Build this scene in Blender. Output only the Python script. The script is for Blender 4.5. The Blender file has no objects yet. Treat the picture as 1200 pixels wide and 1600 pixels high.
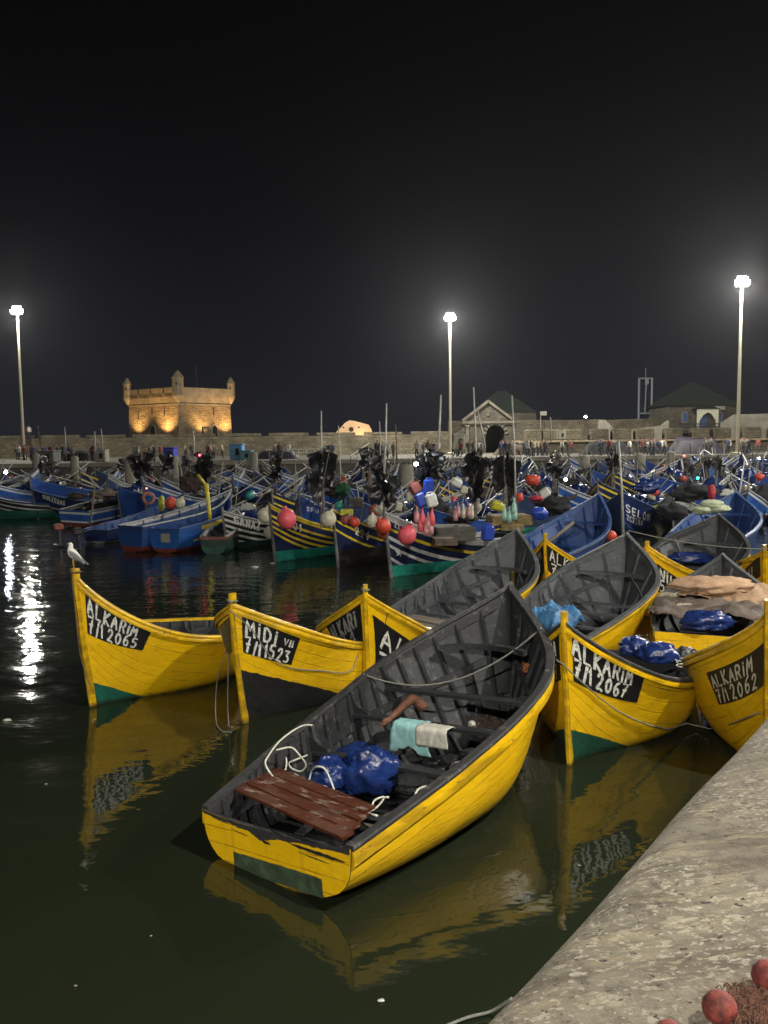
import bpy, math, random
import numpy as np
from mathutils import Vector, noise, Matrix
R=math.radians
C=bpy.data.collections.new('harbour'); bpy.context.scene.collection.children.link(C)
sc=bpy.context.scene
# ---------------------------------------------------------------- camera
CH=4.4; CF=1300.0; PITCH=math.atan(108/1300); ROLL=R(0.6)
cam=bpy.data.cameras.new('camera'); co=bpy.data.objects.new('camera',cam); C.objects.link(co)
cam.sensor_fit='VERTICAL'; cam.sensor_height=36; cam.lens=36*CF/1600; cam.clip_start=.05; cam.clip_end=4000
co.location=(0,0,CH)
_fw=np.array([0,math.cos(PITCH),-math.sin(PITCH)]); _r0=np.array([1.,0,0]); _u0=np.cross(_r0,_fw)
_r=_r0*math.cos(ROLL)-_u0*math.sin(ROLL); _u=_u0*math.cos(ROLL)+_r0*math.sin(ROLL)
co.rotation_euler=Matrix([list(a) for a in np.stack([_r,_u,-_fw],1)]).to_euler()
sc.camera=co
def ray(x,y): return _fw+_r*(x-600)/CF-_u*(y-800)/CF
def onz(x,y,z=0):
    d=ray(x,y); return np.array([0,0,CH])+d*(z-CH)/d[2]
def at(x,y,Y):
    d=ray(x,y); return np.array([0,0,CH])+d*Y/d[1]
def proj(p):
    p=np.asarray(p,float)-np.array([0,0,CH]); z=p@_fw
    return np.stack([600+CF*(p@_r)/z,800-CF*(p@_u)/z],-1)
# ---------------------------------------------------------------- world, lights, exposure
W=bpy.data.worlds.new('World'); sc.world=W; W.use_nodes=True
nt=W.node_tree; bg=nt.nodes['Background']
tc=nt.nodes.new('ShaderNodeTexCoord'); sp=nt.nodes.new('ShaderNodeSeparateXYZ'); rp=nt.nodes.new('ShaderNodeValToRGB')
nt.links.new(tc.outputs['Generated'],sp.inputs[0]); nt.links.new(sp.outputs['Z'],rp.inputs[0]); nt.links.new(rp.outputs[0],bg.inputs[0])
e=rp.color_ramp.elements; e[0].position=0.0; e[0].color=(.0125,.0132,.0175,1); e[1].position=.55; e[1].color=(.0010,.0010,.0012,1)
for p,c in ((.10,(.0080,.0085,.0112,1)),(.24,(.0034,.0036,.0046,1)),(.38,(.0017,.0018,.0022,1))):
    q=rp.color_ramp.elements.new(p); q.color=c
bg.inputs[1].default_value=1.0
vs=sc.view_settings; vs.view_transform='Standard'; vs.look='None'; vs.exposure=0.12; vs.gamma=1
sc.cycles.use_denoising=True; sc.cycles.max_bounces=5; sc.cycles.diffuse_bounces=2; sc.cycles.glossy_bounces=3
sc.cycles.volume_bounces=0; sc.cycles.sample_clamp_indirect=3
def light(name,loc,power,col,size=.25,kind='POINT',target=None,spot=60,blend=.6):
    l=bpy.data.lights.new(name,kind); l.energy=power; l.color=col; l.shadow_soft_size=size
    o=bpy.data.objects.new(name,l); C.objects.link(o); o.location=loc
    if kind=='SPOT': l.spot_size=R(spot); l.spot_blend=blend
    if target is not None: o.rotation_euler=(Vector(target)-Vector(loc)).to_track_quat('-Z','Y').to_euler()
    return o
KEY=(9.6,3.4,14.6)
WARM=(1,.90,.72); COOL=(1,.965,.86)
LP_KEY=31000; LP_FAR=47000; LP_FILL=52000; LP_BACK=76000
# ---------------------------------------------------------------- materials
def nodes(name):
    m=bpy.data.materials.new(name); m.use_nodes=True; n=m.node_tree; return m,n,n.nodes['Principled BSDF']
class NT:
    def __init__(s,n): s.n=n
    def new(s,t,**k):
        x=s.n.nodes.new(t)
        for a,b in k.items(): setattr(x,a,b)
        return x
    def link(s,a,b): s.n.links.new(a,b)
    def math(s,op,a,b=None,c=None,clamp=False):
        x=s.new('ShaderNodeMath',operation=op,use_clamp=clamp)
        for i,v in enumerate((a,b,c)):
            if v is None: continue
            if isinstance(v,(int,float)): x.inputs[i].default_value=v
            else: s.link(v,x.inputs[i])
        return x.outputs[0]
    def mix(s,f,a,b):
        x=s.new('ShaderNodeMix',data_type='RGBA')
        for i,v in ((0,f),(6,a),(7,b)):
            if isinstance(v,(int,float)): x.inputs[i].default_value=v
            elif isinstance(v,tuple): x.inputs[i].default_value=v+(1,) if len(v)==3 else v
            else: s.link(v,x.inputs[i])
        return x.outputs[2]
    def noise(s,vec,scale,detail=4,rough=.55,stretch=None):
        if stretch:
            mp=s.new('ShaderNodeMapping'); mp.inputs['Scale'].default_value=stretch; s.link(vec,mp.inputs[0]); vec=mp.outputs[0]
        x=s.new('ShaderNodeTexNoise'); x.inputs['Scale'].default_value=scale; x.inputs['Detail'].default_value=detail; x.inputs['Roughness'].default_value=rough
        s.link(vec,x.inputs['Vector']); return x.outputs['Fac']
    def ramp(s,f,lo,hi):
        x=s.new('ShaderNodeMapRange'); x.inputs[1].default_value=lo; x.inputs[2].default_value=hi; s.link(f,x.inputs[0]); return x.outputs[0]
    def bump(s,h,strength,dist,to):
        x=s.new('ShaderNodeBump'); x.inputs['Strength'].default_value=strength; x.inputs['Distance'].default_value=dist
        s.link(h,x.inputs['Height']); s.link(x.outputs[0],to.inputs['Normal'])
_mc={}
def mat(name,col,rough=.6,var=.25,scale=6.,bump=.3,bd=.01,metal=0,dark=None,emit=None,stretch=None,spec=None):
    if name in _mc: return _mc[name]
    m,n,b=nodes(name); t=NT(n); tcn=t.new('ShaderNodeTexCoord'); v=tcn.outputs['Object']
    f=t.noise(v,scale,5,.6,stretch); f=t.ramp(f,.32,.68)
    d=dark if dark else tuple(c*(1-var*1.6) for c in col); l=tuple(min(1,c*(1+var*.5)) for c in col)
    t.link(t.mix(f,d,l),b.inputs['Base Color']); b.inputs['Roughness'].default_value=rough; b.inputs['Metallic'].default_value=metal
    if spec is not None: b.inputs['Specular IOR Level'].default_value=spec
    if bump: t.bump(t.noise(v,scale*3,4,.6,stretch),bump,bd,b)
    if emit:
        b.inputs['Emission Color'].default_value=tuple(emit[:3])+(1,); b.inputs['Emission Strength'].default_value=emit[3]
    _mc[name]=m; return m
def hull_paint(name,col,line=None,low=None,stripes=None,wear=.5,seam=.17,grime=.12,shade=.16):
    """painted planks: object x along the boat, uv.y = metres below the sheer. low colour under z<a+b*x. stripes: [(d0,d1,col,xmin)]"""
    m,n,b=nodes(name); t=NT(n); tcn=t.new('ShaderNodeTexCoord'); o=tcn.outputs['Object']
    s=t.new('ShaderNodeSeparateXYZ'); t.link(o,s.inputs[0]); X,Y,Z=s.outputs
    u=t.new('ShaderNodeSeparateXYZ'); t.link(tcn.outputs['UV'],u.inputs[0]); D=u.outputs[1]
    f=t.noise(o,1.6,4,.6,(1,1,1)); f=t.ramp(f,.3,.7)
    c=t.mix(f,tuple(k*(1-shade) for k in col),col)
    streak=t.noise(o,7,4,.65,(.35,1,3.)); c=t.mix(t.math('MULTIPLY',t.ramp(streak,.5,.75),.35),c,tuple(k*.62 for k in col))
    if stripes:
        for d0,d1,sc_,x0,x1 in stripes:
            k=t.math('MULTIPLY',t.math('GREATER_THAN',D,d0),t.math('LESS_THAN',D,d1))
            k=t.math('MULTIPLY',k,t.math('GREATER_THAN',X,x0)); k=t.math('MULTIPLY',k,t.math('LESS_THAN',X,x1))
            c=t.mix(k,c,sc_)
    # plank seams
    wob=t.noise(o,2.5,2,.5,(1,1,1)); dd=t.math('ADD',D,t.math('MULTIPLY',wob,.02))
    fr=t.math('FRACT',t.math('DIVIDE',dd,seam)); dist=t.math('MINIMUM',fr,t.math('SUBTRACT',1.0,fr))
    groove=t.ramp(dist,.0,.05); br=t.ramp(t.noise(o,2.2,3,.6,(.5,1,1.6)),.36,.56)
    g=t.math('MULTIPLY',t.math('SUBTRACT',1.0,groove),br)
    c=t.mix(t.math('MULTIPLY',g,.5),c,(.03,.025,.015))
    # rust and dirt runs down the planks, brushed-over patches
    run=t.noise(o,3.2,5,.7,(2.6,2.6,.35)); c=t.mix(t.math('MULTIPLY',t.ramp(run,.56,.72),.42),c,tuple(k*.42+.01 for k in col))
    pat=t.noise(o,1.9,3,.6,(1,1,2.4)); c=t.mix(t.math('MULTIPLY',t.ramp(pat,.54,.57),.20),c,tuple(min(.9,k*1.25+.01) for k in col))
    if line:
        wn=t.math('MULTIPLY',t.math('SUBTRACT',t.noise(o,5,4,.6),.5),.06)
        lim=t.math('ADD',t.math('ADD',t.math('MULTIPLY',X,line[1]),line[0]),wn)
        k=t.ramp(t.math('SUBTRACT',lim,Z),-.003,.003)
        lc=t.mix(t.ramp(t.noise(o,4,4,.7),.35,.7),tuple(q*.6 for q in low),low)
        c=t.mix(k,c,lc)
    # flaking paint: dense near the sheer, sparse elsewhere, plus tar at the water
    fl=t.noise(o,13,6,.72,(.45,1,1.5)); pt=t.noise(o,1.3,2,.5)
    near=t.math('MULTIPLY',t.math('SUBTRACT',1.0,t.ramp(D,.0,.14)),.085)
    thr=t.math('SUBTRACT',.785-.11*wear,t.math('ADD',near,t.math('MULTIPLY',t.ramp(pt,.5,.75),.07)))
    k=t.ramp(t.math('SUBTRACT',fl,thr),0,.02); c=t.mix(k,c,(.022,.02,.018))
    if grime:
        gw=t.math('ADD',t.math('MULTIPLY',t.noise(o,3.,5,.7),.22),-.11)
        k=t.ramp(t.math('ADD',Z,gw),grime,.0); c=t.mix(t.math('MULTIPLY',k,.9),c,(.018,.02,.012))
    t.link(c,b.inputs['Base Color'])
    t.link(t.ramp(t.noise(o,9,3,.6),-.1,1.6),b.inputs['Roughness']); b.inputs['Specular IOR Level'].default_value=.35
    h=t.math('ADD',t.math('MULTIPLY',t.noise(o,18,4,.6,(.3,1,1.4)),.35),t.math('MULTIPLY',g,-1.)); h=t.math('ADD',h,t.math('MULTIPLY',t.noise(o,2.6,2,.5,(.6,1,1)),2.2)); h=t.math('ADD',h,t.math('MULTIPLY',t.noise(o,8,3,.6,(.35,1,2.2)),.9)); h=t.math('ADD',h,t.math('MULTIPLY',k,-.2))
    t.bump(h,.55,.014,b); return m
YEL=(.78,.458,.005)
YD=(.60,.34,.006)
def wood(name,col,rough=.75,ax=0,wear=None):
    if name in _mc: return _mc[name]
    m,n,b=nodes(name); t=NT(n); tcn=t.new('ShaderNodeTexCoord'); o=tcn.outputs['Object']
    st=[14,14,14]; st[ax]=1.2
    g=t.noise(o,1.6,6,.7,tuple(st)); c=t.mix(t.ramp(g,.3,.72),tuple(k*.45 for k in col),tuple(min(1,k*1.35) for k in col))
    if wear:
        w=t.noise(o,5,6,.75,(2.2,.6,1)); c=t.mix(t.ramp(w,.575,.63),c,wear)
    t.link(c,b.inputs['Base Color']); b.inputs['Roughness'].default_value=rough; t.bump(g,.6,.012,b); _mc[name]=m; return m
M={}
M['inner']=wood('tarred_inner_paint',(.021,.022,.025),.6,0,(.08,.08,.08))
M['cap']=wood('worn_cap_paint',(.030,.030,.032),.6,0,(.11,.10,.085))
M['blackp']=mat('black_paint',(.012,.012,.013),.42,.3,20,.3,.004)
M['whitep']=mat('white_lettering',(.72,.72,.66),.6,.35,28,.3,.003)
M['greyp']=mat('grey_lettering',(.25,.25,.24),.6,.3,25,.3,.003)
M['ypaint']=hull_paint('yellow_trim_paint',YEL,wear=.75,grime=0,seam=9)
M['post']=hull_paint('yellow_post_paint',YEL,wear=.2,grime=.1,seam=9)
M['bare']=wood('weathered_wood',(.16,.13,.10),.85,1)
M['red_plank']=wood('red_brown_plank',(.085,.024,.012),.35,1,(.26,.20,.16))
M['bilge']=mat('bilge_boards',(.022,.022,.022),.35,.5,9,.5,.02)
M['rope_w']=mat('white_rope',(.62,.62,.52),.7,.2,40,.6,.004)
M['rope_g']=mat('grey_rope',(.20,.20,.17),.85,.3,50,.6,.004)
M['rope_b']=mat('brown_rope',(.17,.10,.05),.85,.3,50,.6,.004)
M['rope_o']=mat('orange_rope',(.35,.10,.03),.8,.3,50,.6,.004)
M['plastic_blue']=mat('blue_plastic_sheet',(.013,.032,.145),.24,.35,4.,.5,.03)
M['plastic_light']=mat('light_blue_sheet',(.06,.20,.42),.3,.3,4,1.,.05)
M['shirt']=mat('pale_teal_cloth',(.30,.56,.56),.85,.15,14,.5,.01)
M['cloth_w']=mat('off_white_cloth',(.55,.53,.46),.85,.15,14,.5,.01)
M['sleeve']=mat('brown_sleeve_cloth',(.15,.058,.030),.7,.35,10,.8,.02)
M['canvas']=mat('tan_canvas',(.50,.32,.20),.85,.25,2.2,1.,.06)
M['brown_cloth']=mat('brown_sailcloth',(.15,.115,.095),.8,.3,2.5,1.,.06)
M['pale_cloth']=mat('pale_cloth',(.42,.38,.30),.85,.25,2.6,1.,.06)
M['net_brown']=mat('brown_net',(.085,.06,.045),.95,.5,24,1,.03)
M['net_dark']=mat('dark_net',(.022,.023,.026),.95,.5,24,1,.03)
M['net_green']=mat('green_net',(.015,.09,.04),.95,.5,24,1,.03)
M['stone_dark']=None
# ---------------------------------------------------------------- mesh helpers
class MB:
    def __init__(s): s.v=[];s.f=[];s.mi=[];s.uv={}
    def vert(s,p): s.v.append(tuple(float(a) for a in p)); return len(s.v)-1
    def face(s,ids,mi=0): s.f.append(tuple(ids)); s.mi.append(mi)
    def box(s,c,d,rz=0,mi=0,taper=1.0,rx=0,ry=0):
        M_=Matrix.Translation(c)@Matrix.Rotation(rz,4,'Z')@Matrix.Rotation(ry,4,'Y')@Matrix.Rotation(rx,4,'X'); n=len(s.v)
        for z in (-.5,.5):
            k=1 if z<0 else taper
            for x,y in ((-.5,-.5),(.5,-.5),(.5,.5),(-.5,.5)): s.vert(M_@Vector((x*d[0]*k,y*d[1]*k,z*d[2])))
        for q in ((3,2,1,0),(4,5,6,7),(0,1,5,4),(1,2,6,5),(2,3,7,6),(3,0,4,7)): s.face([n+i for i in q],mi)
        return s
    def bbox(s,c,d,rz=0,b=.02,mi=0,rx=0,ry=0):
        """box with chamfered vertical and top edges"""
        M_=Matrix.Translation(c)@Matrix.Rotation(rz,4,'Z')@Matrix.Rotation(ry,4,'Y')@Matrix.Rotation(rx,4,'X')
        x,y,z=d[0]/2,d[1]/2,d[2]/2; rings=[]
        for zz,i in ((-z,b),(-z+b,0),(z-b,0),(z,b)):
            X,Y=x-i,y-i; pts=[(-X+b,-Y),(X-b,-Y),(X,-Y+b),(X,Y-b),(X-b,Y),(-X+b,Y),(-X,Y-b),(-X,-Y+b)]
            rings.append([s.vert(M_@Vector((a,c_,zz))) for a,c_ in pts])
        for a,c_ in zip(rings,rings[1:]):
            for i in range(8): s.face([a[i],a[(i+1)%8],c_[(i+1)%8],c_[i]],mi)
        s.face(rings[0][::-1],mi); s.face(rings[-1],mi); return s
    def tube(s,pts,r,n=6,mi=0,cap=True,taper=None):
        pts=[Vector(p) for p in pts]; rings=[]; up=None
        for i,p in enumerate(pts):
            d=(pts[min(i+1,len(pts)-1)]-pts[max(i-1,0)])
            if d.length<1e-9: d=Vector((0,0,1))
            d.normalize()
            if up is None: up=Vector((0,0,1)) if abs(d.z)<.9 else Vector((1,0,0))
            a=d.cross(up)
            if a.length<1e-5: a=d.cross(Vector((1,0,0)))
            a.normalize(); b=a.cross(d).normalized(); up=b
            rr=(r[i] if isinstance(r,(list,tuple)) else r)
            rings.append([s.vert(p+a*math.cos(2*math.pi*k/n)*rr+b*math.sin(2*math.pi*k/n)*rr) for k in range(n)])
        for x,y in zip(rings,rings[1:]):
            for k in range(n): s.face([x[k],x[(k+1)%n],y[(k+1)%n],y[k]],mi)
        if cap: s.face(rings[0][::-1],mi); s.face(rings[-1],mi)
        return s
    def lathe(s,prof,c=(0,0,0),n=16,mi=0,M_=None):
        rings=[]
        for r,z in prof:
            ring=[]
            for k in range(n):
                a=2*math.pi*k/n; p=Vector((r*math.cos(a),r*math.sin(a),z))
                if M_ is not None: p=M_@p
                ring.append(s.vert(p+Vector(c)))
            rings.append(ring)
        for x,y in zip(rings,rings[1:]):
            for k in range(n): s.face([x[k],x[(k+1)%n],y[(k+1)%n],y[k]],mi)
        if prof[0][0]>1e-4: s.face(rings[0][::-1],mi)
        if prof[-1][0]>1e-4: s.face(rings[-1],mi)
        return s
    def lump(s,c,rad,seed=0,amp=.25,freq=1.6,nu=18,nv=12,mi=0,rz=0,ridge=0,flat=None):
        c=Vector(c); sd=Vector((seed*7.3,seed*3.1,seed*1.7)); rows=[]
        for i in range(nv+1):
            ph=math.pi*i/nv; row=[]
            for k in range(nu):
                th=2*math.pi*k/nu; d=Vector((math.sin(ph)*math.cos(th),math.sin(ph)*math.sin(th),math.cos(ph)))
                nz=noise.fractal(d*freq+sd,1,2,3)
                if ridge:
                    w_=d+Vector((noise.noise(d*2.1+sd),noise.noise(d*2.1+sd*2),noise.noise(d*2.1+sd*3)))*.35
                    nz=nz*(1-ridge)*1.6+ridge*((.42-abs(noise.noise(w_*freq*1.3+sd))*2.)*.9+(.3-abs(noise.noise(w_*freq*3.1+sd))*1.6)*.35)
                k2=1+amp*nz; p=Vector((d.x*rad[0]*k2,d.y*rad[1]*k2,d.z*rad[2]*k2))
                if flat is not None: p.z=max(p.z,flat)
                p=Matrix.Rotation(rz,3,'Z')@p; row.append(s.vert(p+c))
            rows.append(row)
        for a,b in zip(rows,rows[1:]):
            for k in range(nu): s.face([a[k],b[k],b[(k+1)%nu],a[(k+1)%nu]],mi)
        return s
    def prism(s,poly,y0,y1,mi=0,M_=None):
        """poly in xz, extruded along y"""
        f=(lambda p:M_@Vector(p)) if M_ is not None else Vector
        a=[s.vert(f((x,y0,z))) for x,z in poly]; b=[s.vert(f((x,y1,z))) for x,z in poly]; n=len(poly)
        s.face(a,mi); s.face(b[::-1],mi)
        for i in range(n): s.face([a[i],b[i],b[(i+1)%n],a[(i+1)%n]],mi)
        return s
    def mesh(s,name,mats,smooth=False):
        me=bpy.data.meshes.new(name); me.from_pydata(s.v,[],s.f)
        if not isinstance(mats,(list,tuple)): mats=[mats]
        for m in mats: me.materials.append(m)
        if len(mats)>1: me.polygons.foreach_set('material_index',s.mi)
        if s.uv:
            ul=me.uv_layers.new(name='UVMap'); li=np.zeros(len(me.loops),int); me.loops.foreach_get('vertex_index',li)
            arr=np.zeros((len(s.v),2)); 
            for k,q in s.uv.items(): arr[k]=q
            ul.data.foreach_set('uv',arr[li].ravel())
        if smooth: me.polygons.foreach_set('use_smooth',[True]*len(me.polygons))
        me.update(); return me
    def build(s,name,mats,parent=None,smooth=False,loc=None,rz=0):
        o=bpy.data.objects.new(name,s.mesh(name,mats,smooth)); C.objects.link(o)
        if parent is not None: o.parent=parent
        if loc is not None: o.location=tuple(loc)
        if rz: o.rotation_euler=(0,0,rz)
        return o
def tag(o,label=None,cat=None,group=None,kind=None):
    if label: o['label']=label
    if cat: o['category']=cat
    if group: o['group']=group
    if kind: o['kind']=kind
    return o
def empty(name,loc,rz=0,label=None,cat=None,group=None):
    o=bpy.data.objects.new(name,None); C.objects.link(o); o.location=tuple(loc); o.rotation_euler=(0,0,rz); o.empty_display_size=.2
    return tag(o,label,cat,group)
def dup(o,loc,rz=0,label=None,group=None,scale=None,cat=None):
    c=o.copy(); C.objects.link(c); c.location=tuple(loc); c.rotation_euler=(o.rotation_euler[0],o.rotation_euler[1],rz)
    if scale: c.scale=(scale,)*3 if isinstance(scale,(int,float)) else scale
    if label: c['label']=label
    if group: c['group']=group
    if cat: c['category']=cat
    for ch in list(o.children):
        d=ch.copy(); C.objects.link(d); d.parent=c
        for g in list(ch.children):
            e_=g.copy(); C.objects.link(e_); e_.parent=d
    return c
def sag(a,b,drop,n=14):
    a,b=Vector(a),Vector(b); return [a.lerp(b,i/n)-Vector((0,0,drop*4*(i/n)*(1-i/n))) for i in range(n+1)]
def smoothpts(pts,n=6):
    P=[Vector(p) for p in pts]; out=[]
    for i in range(len(P)-1):
        p0=P[max(i-1,0)];p1=P[i];p2=P[i+1];p3=P[min(i+2,len(P)-1)]
        for k in range(n):
            t=k/n; out.append(.5*((2*p1)+(p2-p0)*t+(2*p0-5*p1+4*p2-p3)*t*t+(3*p1-p0-3*p2+p3)*t**3))
    out.append(P[-1]); return out
# ---------------------------------------------------------------- stroke lettering (brush written)
G={'A':[[(0,0),(.45,1),(.95,0)],[(.2,.38),(.75,.38)]],'L':[[(.1,1),(.08,0),(.85,.02)]],'K':[[(.1,1),(.1,0)],[(.85,1),(.12,.45),(.9,0)]],
'R':[[(.1,0),(.1,1),(.7,.95),(.78,.7),(.6,.52),(.1,.48)],[(.45,.5),(.9,0)]],'I':[[(.3,.75),(.3,0)],[(.3,1),(.3,.94)]],
'M':[[(.02,0),(.12,1),(.48,.35),(.85,1),(.98,0)]],'D':[[(.1,0),(.1,1),(.55,.92),(.85,.5),(.55,.06),(.1,0)]],'N':[[(.08,0),(.08,1),(.85,0),(.85,1)]],
'E':[[(.85,1),(.1,1),(.1,0),(.85,0)],[(.1,.5),(.7,.5)]],'S':[[(.85,.9),(.5,1),(.15,.85),(.2,.6),(.75,.42),(.82,.15),(.45,0),(.08,.1)]],
'O':[[(.45,1),(.1,.7),(.1,.3),(.45,0),(.82,.3),(.82,.7),(.45,1)]],'G':[[(.85,.85),(.5,1),(.12,.7),(.12,.3),(.5,0),(.85,.2),(.85,.45),(.5,.45)]],
'Z':[[(.08,1),(.85,1),(.08,0),(.88,0)]],'C':[[(.85,.85),(.5,1),(.12,.7),(.12,.3),(.5,0),(.85,.15)]],'F':[[(.85,1),(.1,1),(.1,0)],[(.1,.5),(.7,.5)]],
'V':[[(.05,1),(.45,0),(.9,1)]],'/':[[(-.1,-.1),(.75,1.0)]],' ':[],'7':[[(.0,.95),(.75,1),(.4,.45),(.2,0)],[(.15,.5),(.65,.55)]],
'1':[[(.15,.7),(.42,1),(.42,0)]],'2':[[(.1,.78),(.3,1),(.65,.95),(.72,.7),(.45,.35),(.08,.02),(.55,.06),(.9,-.04)]],
'0':[[(.45,1),(.12,.7),(.12,.3),(.45,0),(.8,.3),(.8,.7),(.45,1)]],'6':[[(.72,1),(.3,.75),(.1,.35),(.3,.02),(.65,.05),(.8,.3),(.55,.52),(.15,.38)]],
'5':[[(.8,1),(.25,.98),(.18,.58),(.6,.6),(.8,.35),(.6,.03),(.1,.05)]],'3':[[(.1,.95),(.75,.98),(.4,.6),(.8,.4),(.65,.05),(.08,.05)]],
'8':[[(.45,.55),(.15,.78),(.45,1),(.75,.78),(.45,.55),(.1,.25),(.45,0),(.82,.25),(.45,.55)]],'9':[[(.78,.7),(.45,.45),(.15,.7),(.4,1),(.75,.9),(.75,.4),(.55,0)]],
'4':[[(.65,0),(.65,1),(.05,.32),(.9,.32)]],'U':[[(.1,1),(.1,.25),(.45,0),(.8,.25),(.8,1)]],'B':[[(.1,0),(.1,1),(.6,.9),(.6,.6),(.1,.52),(.75,.4),(.7,.08),(.1,0)]]}
def text_quads(txt,x0,y0,w,h,th,asp,seed=1):
    """brush strokes in plate units (0..1); asp = plate width / height in metres; th = stroke thickness relative to plate height"""
    rnd=random.Random(seed); q=[]; n=sum(.5 if c in "I1/" else .3 if c==' ' else 1 for c in txt); cw=w/n; x=x0
    for c in txt:
        k=.5 if c in "I1/" else .3 if c==' ' else 1
        gw=cw*k*(.72 if k==1 else .7); dy=rnd.uniform(-.04,.04)*h; gh=h*rnd.uniform(.9,1.06); sl=rnd.uniform(-.05,.06)*cw
        for st in G[c]:
            P=[]
            for (px,py) in st:
                P.append(((x+ (px if k==1 else (px-.1)*1.2)*gw+sl*py)*asp, y0+dy+py*gh))
            if len(P)>3:
                S=smoothpts([(a,b,0) for a,b in P],3) if c in 'SOGCD0235689R' else [Vector((a,b,0)) for a,b in P]
            else: S=[Vector((a,b,0)) for a,b in P]
            D=[S[0]]
            for a,b in zip(S,S[1:]):
                m=max(1,int((b-a).length/.12))
                for i in range(1,m+1): D.append(a.lerp(b,i/m))
            L_=[];R_=[]
            for i,p in enumerate(D):
                d=(D[min(i+1,len(D)-1)]-D[max(i-1,0)]); 
                if d.length<1e-6: d=Vector((1,0,0))
                d.normalize(); nn=Vector((-d.y,d.x,0)); tw=th*.5*rnd.uniform(.8,1.15)
                if i==0: p=p-d*th*.3
                if i==len(D)-1: p=p+d*th*.3
                L_.append(p+nn*tw); R_.append(p-nn*tw)
            q.append((L_,R_))
        x+=cw*k
    return [([(p.x/asp,p.y) for p in L_],[(p.x/asp,p.y) for p in R_]) for L_,R_ in q]
# ---------------------------------------------------------------- the boat form
class Hull:
    def __init__(s,P,pose,t0=0.,zk=-.22,rake=.32,fine=.8):
        s.L,s.B,s.tr,s.tm,s.n,s.m,s.zs,s.dip,s.zb,s.pw=P; s.pose=pose; s.t0=t0; s.zk=zk; s.rake=rake; s.fine=fine
    def b(s,t):
        t=np.asarray(t,float)
        return np.where(t<s.tm,s.tr+(1-s.tr)*np.sin(np.pi/2*np.clip(t/s.tm,0,1)),np.clip(1-np.clip((t-s.tm)/(1-s.tm),0,1)**s.n,0,1)**s.m)*s.B/2
    def z(s,t):
        t=np.asarray(t,float); return s.zs+(s.zb-s.zs)*(s.dip*t+(1-s.dip)*t**s.pw)
    def keel(s,t): 
        t=np.asarray(t,float); return s.zk+.14*(1-np.clip((t-s.t0)/.3,0,1))**2
    def pt(s,t,k,side,inset=0.):
        """k=1 at sheer, 0 at keel; local coordinates"""
        t=np.asarray(t,float); k=np.asarray(k,float)
        w=np.clip((t-.45)/.55,0,1); w=w*w*(3-2*w)
        full=(1-(1-k)**4.2)**.42*(.93+.07*k); v=k**s.fine*(.75+.25*k)
        f=full*(1-w)+v*w
        zk=s.keel(t); z=zk+(s.z(t)-zk)*k
        x=t*s.L-s.rake*(1-k)**1.2*t**6
        y=np.maximum(s.b(t)*f-inset,0.0)*side
        return np.stack(np.broadcast_arrays(x,y,z),-1)
    def nrm(s,t,k,side):
        e_=1e-3; a=s.pt(min(t+e_,1),k,side)-s.pt(t-e_,k,side); b=s.pt(t,min(k+e_,1),side)-s.pt(t,k-e_,side)
        n=-np.cross(a,b)*side; l=np.linalg.norm(n); return n/l if l>1e-9 else np.array([0,side,0.])
    def k_at(s,t,z): zk=float(s.keel(t)); return min(1,max(0,(z-zk)/(float(s.z(t))-zk)))
    def world(s,p):
        x0,y0,h,he=s.pose; p=np.asarray(p); y=p[...,1]*math.cos(he)-(p[...,2]-.3)*math.sin(he); z=(p[...,2]-.3)*math.cos(he)+p[...,1]*math.sin(he)+.3; x=p[...,0]
        return np.stack([x0+x*math.cos(h)-y*math.sin(h),y0+x*math.sin(h)+y*math.cos(h),z],-1)
    def local(s,w):
        x0,y0,h,he=s.pose; dx,dy=w[0]-x0,w[1]-y0; x=dx*math.cos(h)+dy*math.sin(h); y=-dx*math.sin(h)+dy*math.cos(h); z=w[2]-.3
        return np.array([x,y*math.cos(he)+z*math.sin(he),-y*math.sin(he)+z*math.cos(he)+.3])
    def find(s,px,side):
        """(t,k) of the side's surface point that the photo shows at pixel px"""
        t0,t1,k0,k1=s.t0,1.,0.,1.; best=None
        for _ in range(5):
            T,K=np.meshgrid(np.linspace(t0,t1,41),np.linspace(k0,k1,31)); Wd=s.world(s.pt(T,K,side)); q=proj(Wd); d=((q-np.array(px))**2).sum(-1); dk=np.gradient(Wd,axis=0); dt=np.gradient(Wd,axis=1); nn=-np.cross(dt,dk)*side; d=d+1e5*((nn*(np.array([0,0,CH])-Wd)).sum(-1)<0); i=np.unravel_index(d.argmin(),d.shape)
            t,k=T[i],K[i]; wt,wk=(t1-t0)/8,(k1-k0)/8; t0,t1,k0,k1=max(s.t0,t-wt),min(1,t+wt),max(0,k-wk),min(1,k+wk)
        return t,k
    def root(s,name,label,cat='boat',group=None):
        x0,y0,h,he=s.pose; o=empty(name,(0,0,0),0,label,cat,group); o.rotation_euler=(he,0,h)
        c=np.array([0,.3*math.sin(he),.3*(1-math.cos(he))]); o.location=(x0+c[0]*math.cos(h)-c[1]*math.sin(h),y0+c[0]*math.sin(h)+c[1]*math.cos(h),c[2]); return o
TH=.055
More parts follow.
